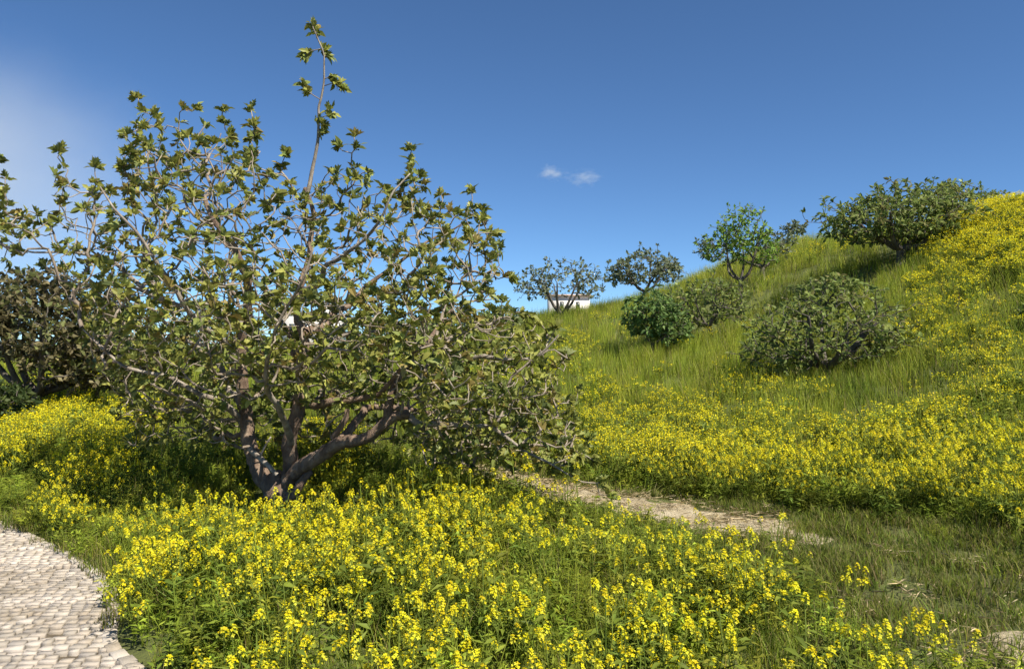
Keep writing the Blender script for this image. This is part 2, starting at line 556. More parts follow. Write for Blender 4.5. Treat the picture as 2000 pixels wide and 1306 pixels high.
# ------------------------------------------------------------------ trees
def leaf_template(kind=0, curl=.22, fold=.38, twist=0.0):
    """lobed fig leaf, length 1 along +y from the stalk, folded along the midrib and curling down at the tip"""
    half = {0: [(0, 0), (.16, .10), (.36, .26), (.38, .50), (.18, .44), (.27, .76), (.12, .70), (0, 1.0)],
            1: [(0, 0), (.14, .12), (.25, .32), (.26, .55), (.15, .80), (0, 1.0)],
            2: [(0, 0), (.20, .08), (.33, .34), (.16, .40), (.22, .68), (0, 1.0)]}[kind]
    V = []; F = []
    for s in (-1, 1):
        st = len(V)
        V.append((0, .42, -.07))
        for (x, y) in half:
            V.append((s * x, y, fold * x * (1 + .3 * s * twist) - curl * y * y + .05 * y + twist * s * x * y))
        for k in range(1, len(half)):
            F.append((st, st + k, st + k + 1) if s > 0 else (st, st + k + 1, st + k))
    return np.array(V), np.array(F)

LEAF = [leaf_template(0), leaf_template(1, .45, .5, .3), leaf_template(2, .6, .25, -.4), leaf_template(0, .05, .75, .25)]
SIMPLE = (np.array([(0, 0, 0), (.3, .45, .06), (0, 1, -.1), (-.3, .45, .06)]), np.array([(0, 1, 2), (0, 2, 3)]))

def frames(dirs, roll, up=None):
    """rotation matrices whose +y is dirs and whose +z looks as far up as it can, rolled"""
    d = dirs / (np.linalg.norm(dirs, axis=1)[:, None] + 1e-9)
    ref = np.zeros_like(d); ref[:, 2] = 1
    par = np.abs(d[:, 2]) > .97
    ref[par] = (1, 0, 0)
    x = np.cross(d, ref); x /= np.linalg.norm(x, axis=1)[:, None] + 1e-9
    z = np.cross(x, d)
    c, s = np.cos(roll)[:, None], np.sin(roll)[:, None]
    x2 = x * c + z * s; z2 = -x * s + z * c
    return np.stack((x2, d, z2), -1)

def grow(nodes, plen, parent, tang, attr, bf=.18, step=.11, sag=.25, downcost=.35, jitter=.012):
    """connect every attractor to the branches grown so far, nearest first (Prim with a path-length term)"""
    P = [np.array(p) for p in nodes]; L = list(plen); PA = list(parent); T = [np.array(t) for t in tang]
    Pn = np.array(P); Ln = np.array(L)
    A = np.asarray(attr)
    best = np.full(len(A), 1e9); bi = np.zeros(len(A), int)
    def upd(i0):
        nonlocal best, bi
        for i in range(i0, len(P)):
            v = A - P[i]
            d = np.sqrt((v * v).sum(1))
            dz = v[:, 2] / (d + 1e-6)
            al = (v @ T[i]) / (d + 1e-6)
            c = d * (1 + downcost * np.maximum(0, -dz) + .35 * np.maximum(0, -al)) + bf * L[i]
            m = c < best
            best = np.where(m, c, best); bi = np.where(m, i, bi)
    upd(0)
    alive = np.ones(len(A), bool)
    ends = [0] * len(A)
    for _ in range(len(A)):
        j = int(np.argmin(np.where(alive, best, 1e9)))
        alive[j] = False
        i = bi[j]
        p0, p3 = P[i], A[j]
        d = np.linalg.norm(p3 - p0)
        dirn = (p3 - p0) / (d + 1e-9)
        t0 = T[i] * .6 + dirn; t0 /= np.linalg.norm(t0) + 1e-9
        t3 = dirn + np.array((0, 0, sag * 1.6)); t3 /= np.linalg.norm(t3)
        p1 = p0 + t0 * d * .36; p2 = p3 - t3 * d * .36
        m = max(1, int(round(d / step)))
        prev = i; n0 = len(P)
        for k in range(1, m + 1):
            t = k / m
            q = (1 - t) ** 3 * p0 + 3 * (1 - t) ** 2 * t * p1 + 3 * (1 - t) * t * t * p2 + t ** 3 * p3
            if k < m: q = q + rng.normal(0, jitter, 3)
            tg = q - P[prev]; tg /= np.linalg.norm(tg) + 1e-9
            P.append(q); L.append(L[prev] + np.linalg.norm(q - P[prev])); PA.append(prev); T.append(tg)
            prev = len(P) - 1
        ends[j] = prev
        upd(n0)
    return np.array(P), PA, np.array(T), ends, np.array(L)

def radii(P, PA, tip, expo=2.4):
    n = len(P)
    acc = np.zeros(n); kids = [[] for _ in range(n)]
    for i in range(n):
        if PA[i] >= 0: kids[PA[i]].append(i)
    r = np.zeros(n)
    for i in range(n - 1, -1, -1):
        if not kids[i]: acc[i] = tip ** expo
        r[i] = acc[i] ** (1 / expo)
        if PA[i] >= 0: acc[PA[i]] += acc[i]
    return r, kids

def chains(P, PA, r, kids, first):
    """polylines through the grown nodes (index >= first), each following its thickest child"""
    out = []
    starts = [i for i in range(first, len(P)) if PA[i] < first or i != max(kids[PA[i]], key=lambda k: r[k])]
    for s in starts:
        ch = [PA[s]] if PA[s] >= 0 else []
        cur = s
        while True:
            ch.append(cur)
            ks = kids[cur]
            if not ks: break
            cur = max(ks, key=lambda k: r[k])
        out.append(ch)
    return out

def place_leaves(tips, tdirs, n_lo, n_hi, size, spread=1.0, droop=.25, upb=.5):
    """leaf bases, directions and sizes in a rosette round each twig end"""
    pos, dr, sz, cl = [], [], [], []
    for k, (p, t) in enumerate(zip(tips, tdirs)):
        m = rng.integers(n_lo, n_hi + 1)
        ax = t + np.array((0, 0, upb)); ax /= np.linalg.norm(ax) + 1e-9
        a0 = rng.uniform(0, 6.28)
        e1 = np.cross(ax, (.3, .5, .8)); e1 /= np.linalg.norm(e1) + 1e-9; e2 = np.cross(ax, e1)
        for q in range(m):
            a = a0 + q * 2.4 + rng.normal(0, .3)
            el = rng.uniform(.15, 1.25) * spread
            d = ax * math.cos(el) + (e1 * math.cos(a) + e2 * math.sin(a)) * math.sin(el)
            d = d + np.array((0, 0, -droop)) * rng.uniform(0, 1.6)
            pos.append(p - t * rng.uniform(0, .10) * size * 6 + d * size * .18); dr.append(d); sz.append(size * rng.uniform(.45, 1.35)); cl.append(k)
    return np.array(pos), np.array(dr), np.array(sz), np.array(cl)

def leaf_mesh(name, pos, dr, sz, tint, tmpl, material):
    R = frames(dr, rng.normal(0, .9, len(dr)))
    V0, F0 = tmpl
    V = np.einsum('nij,kj->nki', R, V0) * sz[:, None, None] + pos[:, None]
    Fm = (F0[None] + (np.arange(len(pos)) * len(V0))[:, None, None]).reshape(-1, 3)
    T = np.repeat(tint, len(V0), axis=0)
    return mesh_np(name, V.reshape(-1, 3), [Fm], [material], T), R

def pick_tint(n, palette, weights, jit=.18, cluster=None):
    palette = np.array(palette)
    w = np.array(weights) / sum(weights)
    if cluster is not None:
        cc = rng.choice(len(palette), cluster.max() + 1, p=w)
        idx = np.where(rng.random(n) < .6, cc[cluster], rng.choice(len(palette), n, p=w))
    else:
        idx = rng.choice(len(palette), n, p=w)
    return palette[idx] * np.exp(rng.normal(0, jit, (n, 1)))

FIG_PAL = [(.235, .245, .048), (.185, .215, .05), (.30, .30, .07), (.255, .20, .055), (.12, .15, .044)]
FIG_W = [4, 4, 3, 1.2, 1.5]

# ---- the big fig tree
TD = 7.6
def tp(px, py, dd=0.0):
    return at(px, py, TD + dd)

# (radius at start, radius at end, points (px, py, depth offset))
LIMBS = [
    ('trunk', .17, .125, [(556, 1005, 0), (552, 975, 0), (540, 950, -.02), (528, 935, .0)]),
    ('limb', .095, .02, [(540, 952, .0), (507, 932, .02), (490, 895, .05), (484, 850, .06), (480, 800, .08), (474, 745, .06), (468, 690, .0), (480, 620, -.1), (488, 560, -.2), (450, 480, -.35), (415, 425, -.4), (400, 385, -.4)]),
    ('limb', .09, .018, [(552, 958, .0), (566, 915, -.05), (572, 870, -.1), (576, 835, -.12), (590, 775, -.1), (597, 715, -.02), (598, 655, .1), (580, 590, .2), (602, 500, .3), (612, 420, .32), (600, 375, .3)]),
    ('limb', .085, .045, [(560, 945, -.02), (600, 902, -.2), (655, 872, -.35), (712, 855, -.45), (752, 826, -.5), (775, 812, -.5), (798, 812, -.48)]),
    ('limb', .055, .0065, [(590, 778, -.1), (640, 783, -.3), (695, 776, -.5), (742, 748, -.65), (800, 705, -.8), (850, 662, -.9)]),
    ('limb', .05, .0065, [(752, 826, -.5), (768, 775, -.45), (795, 706, -.35), (830, 662, -.2), (868, 610, .0), (905, 560, .2)]),
    ('limb', .05, .0065, [(660, 872, -.35), (690, 820, -.1), (740, 790, .3), (830, 800, .7), (930, 790, 1.0), (1030, 780, 1.1), (1090, 760, 1.1)]),
    ('limb', .036, .007, [(798, 812, -.48), (870, 820, -.6), (940, 840, -.7), (1010, 870, -.7), (1060, 900, -.65), (1120, 930, -.6)]),
    ('limb', .04, .0065, [(476, 830, .08), (435, 790, -.1), (385, 768, -.25), (300, 735, -.4), (210, 690, -.5), (150, 650, -.5)]),
    ('limb', .045, .0065, [(478, 635, -.1), (400, 602, .1), (330, 590, .4), (250, 560, .6), (170, 560, .7), (110, 540, .7)]),
    ('limb', .04, .0065, [(470, 700, .0), (400, 640, -.6), (330, 560, -1.0), (262, 470, -1.2), (215, 400, -1.2), (190, 360, -1.2)]),
    ('limb', .035, .0065, [(330, 590, .4), (240, 520, .5), (150, 497, .5), (60, 492, .4), (20, 468, .4)]),
    ('limb', .05, .0065, [(598, 650, .1), (660, 610, .5), (720, 560, .9), (800, 500, 1.1), (880, 450, 1.1), (925, 410, 1.1)]),
    ('limb', .04, .0065, [(580, 590, .2), (640, 530, -.3), (700, 480, -.7), (760, 400, -.9), (800, 330, -.9)]),
    ('limb', .024, .006, [(600, 378, .3), (612, 320, .3), (617, 270, .3), (626, 200, .3), (622, 130, .3), (613, 60, .3)]),
    ('limb', .04, .0065, [(850, 640, -.6), (890, 684, -.75), (950, 692, -.85), (1010, 696, -.9), (1055, 684, -.9), (1085, 655, -.88)]),
    ('limb', .05, .0065, [(597, 700, .0), (560, 640, .6), (500, 560, 1.2), (440, 470, 1.6), (400, 390, 1.7)]),
    ('limb', .04, .0065, [(572, 870, -.1), (540, 800, -.6), (520, 720, -1.1), (545, 640, -1.5), (590, 560, -1.7), (620, 480, -1.7)]),
    ('limb', .045, .0065, [(480, 800, .08), (430, 720, .6), (360, 660, 1.1), (290, 600, 1.4), (240, 540, 1.5)]),
    ('limb', .04, .0065, [(597, 700, .0), (650, 660, .6), (740, 640, 1.2), (830, 610, 1.6), (910, 580, 1.7)]),
]
fig = empty('fig_tree', tuple(tp(556, 1000)))
fig_off = np.array(fig.location)
nodes, plen, par, tang, rmin = [], [], [], [], []
for k, (nm, r0, r1, pts) in enumerate(LIMBS):
    pw = np.array([tp(*p) for p in pts])
    if k == 15:   # this limb continues limb 4
        pw = np.concatenate((np.array([tp(*LIMBS[4][3][-1])]), pw[1:]))
    pl = catmull(pw, .07)
    # crooked: figs bend at every node
    s = np.linspace(0, 1, len(pl))
    wig = rng.normal(0, .018 if r0 > .06 else .034, (max(3, len(pl) // 3), 3))
    pl = pl + np.stack([np.interp(s, np.linspace(0, 1, len(wig)), wig[:, c]) for c in range(3)], 1) * (s > .03)[:, None] * (0 if k == 0 else 1)
    rr = r0 + (r1 - r0) * s ** .7
    bb = Builder()
    if nm == 'trunk': rr = rr * (1 + .5 * (1 - s) ** 2)
    sub = catmull(pl, .028)
    rs = np.interp(np.linspace(0, 1, len(sub)), s, rr)
    tube(bb, sub - fig_off, rs, 14 if r0 > .06 else 9, rough=.075 if r0 > .06 else .05)
    me = bb.mesh(nm, [M_BARK if r0 > .045 else M_TWIG], True)
    link(nm, me, fig)
    base_len = 0 if k == 0 else np.linalg.norm(pl[0] - fig_off)
    for q in range(len(pl)):
        nodes.append(pl[q]); par.append(-1 if q == 0 else len(nodes) - 2)
        t = pl[min(q + 1, len(pl) - 1)] - pl[max(q - 1, 0)]
        tang.append(t / (np.linalg.norm(t) + 1e-9)); plen.append(base_len + q * .07)

# pruned stubs seen low in the fork
def stub(pts, r0, r1, m=M_TWIG):
    bb = Builder(); pl = catmull(np.array([tp(*p) for p in pts]), .03)
    tube(bb, pl - fig_off, np.linspace(r0, r1, len(pl)), 9, rough=.07)
    link('pruned_stub', bb.mesh('pruned_stub', [m], True), fig)
stub([(541, 927, -.22), (520, 905, -.2), (500, 888, -.12), (488, 876, -.05)], .022, .03)
stub([(508, 892, -.2), (518, 870, -.22), (529, 853, -.24)], .011, .008)
stub([(650, 855, -.35), (662, 838, -.4), (676, 815, -.42), (678, 800, -.42)], .03, .026, M_BARK)
stub([(638, 832, -.3), (655, 815, -.34), (678, 802, -.36)], .010, .008)
stub([(548, 985, -.12), (572, 968, -.2), (590, 940, -.22), (606, 920, -.2)], .05, .035, M_BARK)

OUT = [(-70, 300), (10, 300), (40, 380), (95, 350), (110, 285), (150, 290), (195, 320), (225, 300), (235, 255), (255, 180), (300, 190), (330, 240), (360, 205), (440, 205), (480, 205),
       (515, 240), (550, 310), (600, 330), (650, 270), (690, 255), (715, 320), (790, 285), (835, 345), (865, 370), (920, 365), (955, 405), (985, 480),
       (965, 550), (1000, 590), (1075, 640), (1110, 700), (1095, 760), (1150, 850), (1150, 905), (1060, 915), (985, 880), (900, 905), (820, 885), (760, 845), (640, 800),
       (520, 800), (450, 850), (360, 835), (250, 800), (190, 720), (140, 600), (90, 520), (0, 490), (-70, 440)]
OUTP = np.array(OUT, float)
OUTP[:, 1] += 55 * smooth(450, 330, OUTP[:, 1])       # single shoots rise above this line (KEY below)

def inside(poly, x, y):
    c = np.zeros(x.shape, bool)
    n = len(poly)
    for i in range(n):
        x1, y1 = poly[i]; x2, y2 = poly[(i + 1) % n]
        m = ((y1 > y) != (y2 > y)) & (x < (x2 - x1) * (y - y1) / (y2 - y1 + 1e-9) + x1)
        c ^= m
    return c

cand = np.c_[rng.uniform(-70, 1150, 44000), rng.uniform(180, 915, 44000)]
cand = cand[inside(OUTP, cand[:, 0], cand[:, 1])]
de, _ = seg_dist(cand[:, 0], cand[:, 1], np.concatenate((OUTP, OUTP[:1])))
de = np.abs(de) * TD / FPX
half = np.sqrt(np.maximum(0, np.minimum(de, 2.0) * (4.0 - np.minimum(de, 2.0)))) * 1.12
half *= .45 + .55 * smooth(60, 300, cand[:, 0])          # the limbs reaching left are a thin fan
f = rng.uniform(-1, 1, len(cand)); f = np.sign(f) * np.abs(f) ** .62
low = (cand[:, 1] > 790) & (cand[:, 0] > 440) & (cand[:, 0] < 800)
keepc = ~(low & (f * half < .55))
cand, f, half = cand[keepc], f[keepc], half[keepc]
att = np.array([tp(px, py, dd) for (px, py), dd in zip(cand, f * half)])
back = np.array([tp(rng.uniform(390, 1060), rng.uniform(745, 862), rng.uniform(.7, 1.9)) for _ in range(420)] +
                [tp(rng.uniform(230, 450), rng.uniform(750, 870), rng.uniform(-.4, 1.2)) for _ in range(150)] +
                [tp(rng.uniform(830, 1130), rng.uniform(760, 915), rng.uniform(-.9, .6)) for _ in range(260)])
att = np.concatenate((back, att))
# thin so that twig ends keep their distance
sel = []
rs2 = .125 ** 2
for q in att:
    if q[2] < .45: continue
    ppx_, ppy_ = project(q)
    rs2 = (.178 - .05 * float(smooth(420, 640, ppy_))) ** 2
    if not sel or (((np.array(sel) - q) ** 2).sum(1)).min() > rs2:
        sel.append(q)
    if len(sel) >= 2900: break
KEY = [(612, 50, .3), (618, 62, .28), (632, 98, .33), (606, 100, .3), (645, 150, .3), (664, 172, .3), (600, 178, .3), (645, 225, .3), (625, 230, .3), (628, 262, .3), (598, 110, .3), (640, 110, .32), (655, 165, .3), (592, 163, .28), (640, 212, .3), (632, 245, .3), (268, 185, -.3), (300, 225, -.3), (358, 212, .1), (385, 210, .1), (437, 212, .3), (490, 212, -.2),
       (497, 245, -.2), (120, 295, -.4), (185, 322, -.3), (0, 310, .2), (10, 345, .2), (60, 430, .3), (10, 420, .3), (75, 435, .3), (20, 445, .3), (690, 262, -.1), (660, 285, -.1), (805, 288, -.3), (800, 315, -.3), (825, 340, -.3), (720, 335, .0), (920, 372, .4),
       (945, 408, .4), (860, 375, .2), (955, 465, .3), (975, 485, .3), (985, 540, .1), (1000, 545, .1), (1120, 925, -.6), (1060, 905, -.6), (1100, 870, -.5), (1150, 860, -.3), (1190, 968, -.65), (240, 262, -.2), (255, 300, -.2),
       (560, 300, .4), (1085, 640, -.4), (1105, 690, -.3), (1020, 610, -.2), (980, 900, -.6), (1020, 880, -.75), (1040, 850, -.7), (1080, 915, -.6), (1130, 890, -.6), (900, 860, -.7), (870, 880, -.5), (940, 880, -.6), (1000, 920, -.5), (1160, 900, -.5), (1175, 940, -.6)]
for (kx, ky, kd) in list(KEY):
    if 150 < ky < 430 and not 575 < kx < 665:
        for q in range(1, 4):
            KEY.append((kx + rng.uniform(-16, 16), ky + 30 * q + rng.uniform(-6, 6), kd + rng.uniform(-.05, .05)))
att = np.array([tp(*k_) for k_ in KEY] + sel)
P, PA, T, ends, L = grow(nodes, plen, par, tang, att, bf=.16, step=.085, sag=.38, jitter=.02)
first = len(nodes)
r, kids = radii(P, PA, .0049, 2.5)
bb = Builder()
for ch in chains(P, PA, r, kids, first):
    rr = np.minimum(r[ch], .03); rr[0] = rr[1]
    g = np.clip((rr - .004) / .02, 0, 1)[:, None]
    tube(bb, P[ch] - fig_off, rr, 6, tint=(1 - g) * np.array((1.08, 1.05, 1.0)) + g * np.array((.8, .74, .68)))
tw = link('twigs', bb.mesh('twigs', [M_TWIG], True), fig); tag(tw, kind='stuff')
tips = []; td = []
hole = Noise2(71, .9)
for n_e, e in enumerate(ends):
    if n_e < len(KEY):
        tips.append(P[e] + rng.normal(0, .012, 3)); td.append(T[e])      # fuller tufts on the long shoots
    gap = hole(P[e][0] + .6 * P[e][1], P[e][2]) > (.75 if P[e][2] > 2.1 else 1.3)            # bare, twiggy stretches in the crown
    if (not kids[e] or rng.random() < (.45 if P[e][2] > 2.1 else .55)) and (not gap or rng.random() < .3):
        tips.append(P[e]); td.append(T[e])
pos, dr, sz, cl = place_leaves(tips, td, 6, 10, .082, .95, .3, .6)
tint = pick_tint(len(pos), FIG_PAL, FIG_W, .2, cl)
kind_ = rng.integers(0, 4, len(pos))
# the 300 leaves that face the camera most openly are single parts
lx, ly = project(pos)
dep = pos[:, 1]
vis = (lx > 5) & (lx < 1995)
rank = np.where(vis, sz / dep + rng.normal(0, .0004, len(pos)), -1)
cell = {}
for q in np.argsort(dep):               # nearest leaf in each 34 px cell of the picture
    if vis[q]:
        cell.setdefault((int(lx[q] // 34), int(ly[q] // 34)), q)
front = np.array(sorted(cell.values(), key=lambda q: -rank[q])[:300])
is_front = np.zeros(len(pos), bool); is_front[front] = True
bb_parts = []
for kk in range(4):
    m = (kind_ == kk) & ~is_front
    me, _ = leaf_mesh('foliage', pos[m] - fig_off, dr[m], sz[m], tint[m], LEAF[kk], M_LEAF)
    bb_parts.append(me)
for me in bb_parts:
    tag(link('foliage', me, fig), kind='stuff')
LM = []
for kk in range(4):
    for c_ in FIG_PAL:
        for v_ in (.85, 1.2):
            LM.append(mesh_np('leaf', LEAF[kk][0], [LEAF[kk][1]], [M_LEAF], np.broadcast_to(np.array(c_) * v_, (len(LEAF[kk][0]), 3))))
Rf = frames(dr[front], rng.normal(0, .9, len(front)))
wgt = np.repeat(np.array(FIG_W * 4), 2); wgt = wgt / wgt.sum()
for q, R in zip(front, Rf):
    o = link('leaf', LM[rng.choice(len(LM), p=wgt)], fig)
    mt = Matrix(R.tolist()).to_4x4(); mt.translation = Vector(pos[q] - fig_off)
    o.matrix_basis = mt @ Matrix.Scale(float(sz[q]), 4)
tag(fig, 'big gnarled fig tree with a forked trunk and tall bare leader shoot, in the flowers', 'tree')

# ---- other trees and shrubs
def small_tree(name, label, base, d, crown, n_att, leaf, pal, w, nlo=4, nhi=7, limbs=4, tip=.006, bark=M_BARK_FAR, ground_off=0, depth=.85, seed=0, forks=.35, tmpl=SIMPLE, category='tree', shell=.55, minr=.03, group=None, lowcut=0.12):
    """base (px, py) of the foot, crown: ellipses (cx, cy, rx, ry) in the photograph, all at depth d"""
    global rng
    keep_rng = rng
    rng = np.random.default_rng(1000 + seed)
    k = d / FPX
    foot = at(base[0], base[1], d)
    foot[2] = hz(foot[0], foot[1]) - .03
    root = empty(name, tuple(foot))
    A = []
    tot = sum(c[2] * c[3] for c in crown)
    for (cx, cy, rx, ry) in crown:
        m = int(n_att * rx * ry / tot) + 1
        c = at(cx, cy, d)
        got = 0; guard = 0
        while got < m and guard < m * 30:
            guard += 1
            v = rng.normal(0, 1, 3); v /= np.linalg.norm(v)
            v = v * rng.uniform(0, 1) ** (1 / 3 if shell < .5 else .22) * rng.choice((.9, 1.0, 1.08, 1.28), p=(.3, .35, .25, .10))
            if v[2] < -.75: continue
            q = c + v * np.array((rx * k, rx * k * depth, ry * k))
            if q[2] < hz(q[0], q[1]) + lowcut: continue
            A.append(q); got += 1
    A = np.array(A)
    cc = A.mean(0)
    h = max(.25, cc[2] - foot[2])
    nodes, plen, par, tang = [], [], [], []
    R0 = max(minr, .025 * np.ptp(A[:, 0]))
    bb = Builder()
    fork = foot + np.array((rng.normal(0, .04), rng.normal(0, .04), h * forks))
    lines = [(np.array([foot, foot * .5 + fork * .5 + rng.normal(0, .02, 3), fork]), R0 * 1.25, R0)]
    a0 = rng.uniform(0, 6.28)
    ext = np.array((np.ptp(A[:, 0]), np.ptp(A[:, 1]), np.ptp(A[:, 2]))) / 2
    for q in range(limbs):
        a = a0 + q * 6.283 / limbs + rng.normal(0, .25)
        e = cc + np.array((math.cos(a) * ext[0] * .55, math.sin(a) * ext[1] * .55, rng.uniform(-.25, .25) * ext[2]))
        mid = fork * .5 + e * .5 + np.array((0, 0, -.12 * h)) + rng.normal(0, .05 * h, 3)
        lines.append((np.array([fork, fork * .8 + mid * .2 + np.array((0, 0, .0)), mid, e]), R0 * .72, R0 * .25))
    st = max(.05, .05 * h)
    for k_, (ln, ra, rb) in enumerate(lines):
        pl = catmull(ln, st)
        rr = np.linspace(ra, rb, len(pl))
        if k_ == 0: rr[0] *= 1.35
        tube(bb, pl - foot, rr, 8, rough=.07)
        for q in range(len(pl)):
            nodes.append(pl[q]); par.append(-1 if q == 0 else len(nodes) - 2)
            t = pl[min(q + 1, len(pl) - 1)] - pl[max(q - 1, 0)]
            tang.append(t / (np.linalg.norm(t) + 1e-9)); plen.append(q * st + (0 if k_ == 0 else h * forks))
    P, PA, T, ends, L = grow(nodes, plen, par, tang, A, bf=.2, step=max(.14, .06 * h), sag=.25, jitter=.02)
    first = len(nodes)
    r, kids = radii(P, PA, tip, 2.4)
    tb = Builder()
    for ch in chains(P, PA, r, kids, first):
        rr = np.minimum(r[ch], R0 * .4); rr[0] = rr[1]
        tube(tb, P[ch] - foot, rr, 4)
    link('trunk', bb.mesh('trunk', [bark], True), root)
    tag(link('branches', tb.mesh('branches', [bark], True), root), kind='stuff')
    tips = [P[e] for e in ends]; td = [T[e] for e in ends]
    pos, dr, sz, cl = place_leaves(tips, td, nlo, nhi, leaf, 1.1, .25, .4)
    me, _ = leaf_mesh('crown', pos - foot, dr, sz, pick_tint(len(pos), pal, w, .22, cl), tmpl, M_LEAF_FAR)
    link('crown', me, root)
    tag(root, label, category, group)
    rng = keep_rng
    return root

HILL_PAL = [(.215, .27, .07), (.17, .22, .06), (.28, .325, .09), (.235, .22, .08)]
HW = [4, 3, 2, 1]
FRESH = [(.20, .32, .045), (.16, .27, .045), (.25, .35, .06), (.12, .18, .04)]
GREY = [(.19, .22, .12), (.145, .18, .09), (.23, .255, .15), (.125, .15, .075)]
BROWN = [(.175, .145, .07), (.13, .115, .055), (.21, .185, .085), (.15, .165, .058), (.185, .205, .07)]
small_tree('fig_tree', 'low spreading fig shrub halfway up the flowery slope, nearest of the hillside trees', (1610, 752), 15.0,
           [(1620, 650, 165, 75), (1520, 690, 80, 50), (1745, 680, 55, 50), (1635, 600, 105, 58), (1620, 575, 65, 38)], 820, .10, HILL_PAL, HW, 4, 6, 6, .007, seed=1, forks=.3, tmpl=LEAF[1])
small_tree('fig_tree', 'broad dark fig tree on the ridge with a short forked trunk beside the yellow hilltop', (1762, 512), 20.5,
           [(1750, 430, 150, 50), (1690, 440, 80, 45), (1830, 430, 75, 55), (1770, 395, 95, 38)], 900, .12, HILL_PAL, HW, 5, 8, 5, .008, seed=2, forks=.35, tmpl=LEAF[1])
small_tree('fig_tree', 'dark crown peeking over the ridge behind the broad fig beside the yellow hilltop', (1880, 440), 25.5,
           [(1870, 392, 70, 32), (1920, 385, 35, 14), (1840, 368, 40, 18)], 260, .13, HILL_PAL, HW, 4, 7, 4, .008, seed=3)
small_tree('ridge_tree', 'upright ridge tree with a bright green top and bare lower limbs', (1443, 550), 24.0,
           [(1450, 452, 54, 50), (1415, 482, 50, 40), (1475, 490, 50, 38)], 380, .12, FRESH, [3, 3, 2, 1], 4, 7, 5, .008, seed=4, forks=.3)
small_tree('ridge_tree', 'thin grey-green shrub leaning right of the bright green ridge tree', (1490, 520), 25.5,
           [(1515, 478, 34, 28), (1390, 488, 30, 22)], 130, .13, GREY, [3, 3, 2, 2], 3, 6, 4, .007, seed=5)
small_tree('ridge_shrub', 'tiny grey-green bush on the skyline between the two largest ridge trees', (1552, 472), 31.0,
           [(1550, 448, 24, 14)], 60, .15, GREY, [3, 3, 2, 2], 4, 7, 3, .008, seed=6, category='shrub')
small_tree('ridge_tree', 'open airy ridge tree with several dark stems in front of the pale house', (1092, 616), 29.0,
           [(1095, 548, 80, 40), (1045, 560, 42, 32), (1148, 556, 38, 34)], 300, .14, GREY, [3, 2, 3, 1], 3, 6, 6, .008, seed=7, forks=.12)
small_tree('ridge_tree', 'rounded grey-green ridge tree between the airy tree and the bright green one', (1260, 580), 30.0,
           [(1260, 525, 66, 38), (1215, 540, 30, 25), (1305, 532, 32, 24)], 360, .14, GREY, [3, 3, 2, 1], 5, 8, 5, .009, seed=8)
small_tree('fig_shrub', 'dense leafy green shrub reaching the grass below the rounded ridge tree', (1278, 676), 19.0,
           [(1275, 615, 56, 50), (1300, 640, 55, 38)], 330, .115, [(.165, .25, .065), (.125, .205, .06), (.20, .28, .08), (.115, .165, .05)], [3, 3, 2, 1], 6, 9, 4, .007, seed=9, category='shrub', tmpl=LEAF[1], lowcut=.05)
small_tree('fig_shrub', 'sparse twiggy fig shrub beside the dense green shrub, below the ridge', (1392, 652), 20.0,
           [(1385, 592, 76, 52), (1330, 612, 55, 48), (1430, 592, 38, 42)], 420, .105, HILL_PAL, HW, 4, 7, 6, .008, seed=10, category='shrub')
small_tree('brown_tree', 'brown-leaved tree at the left edge of the picture behind the big fig', (68, 778), 14.0,
           [(95, 640, 150, 90), (20, 600, 90, 70), (150, 700, 110, 70), (90, 560, 60, 45), (-60, 640, 80, 90), (210, 710, 100, 70), (190, 620, 80, 60)], 1500, .12, BROWN, [4, 4, 3, 3, 2], 6, 9, 6, .007, seed=11, tmpl=SIMPLE, depth=.8)
small_tree('hedge_shrub', 'low dark green bush under the brown tree at the left edge', (-10, 815), 12.5,
           [(0, 790, 62, 38)], 220, .10, [(.07, .10, .03), (.05, .08, .025), (.10, .13, .035)], [3, 3, 2], 6, 9, 4, .006, seed=12, category='shrub', lowcut=.03)
for q_, (bx_, cs_, lb_) in enumerate([
        (255, [(255, 655, 110, 50), (180, 670, 60, 40)], 'bushy tree far behind the big fig, between it and the brown tree'),
        (430, [(430, 655, 95, 45)], 'bushy tree far behind the big fig, seen left of its trunks'),
        (760, [(740, 655, 80, 42), (800, 665, 70, 36)], 'bushy tree far behind the big fig, seen right of its trunks'),
        (905, [(905, 640, 85, 38), (960, 640, 45, 28)], 'bushy tree far behind the tips of the big fig, where the ridge begins')]):
    small_tree('background_tree', lb_, (bx_, 715), 27.0, cs_, 330, .17, HILL_PAL, HW, 5, 8, 5, .008, seed=40 + q_, group='trees behind the big fig')
small_tree('added_shade_shrub', 'added shrub standing in for shade at the right edge of the picture, upper of two', (2040, 660), 13.6,
           [(2035, 622, 48, 34)], 150, .11, HILL_PAL, HW, 6, 9, 4, .006, seed=13, category='shrub', lowcut=.03)  # added to make a dark patch where trees out of view cast shade
small_tree('added_shade_shrub', 'added shrub standing in for shade at the right edge of the picture, lower of two', (2050, 800), 10.8,
           [(2045, 765, 75, 42)], 200, .10, HILL_PAL, HW, 6, 9, 4, .006, seed=14, category='shrub', lowcut=.03)  # likewise added, its foliage replaces a shadow cast from beyond the frame

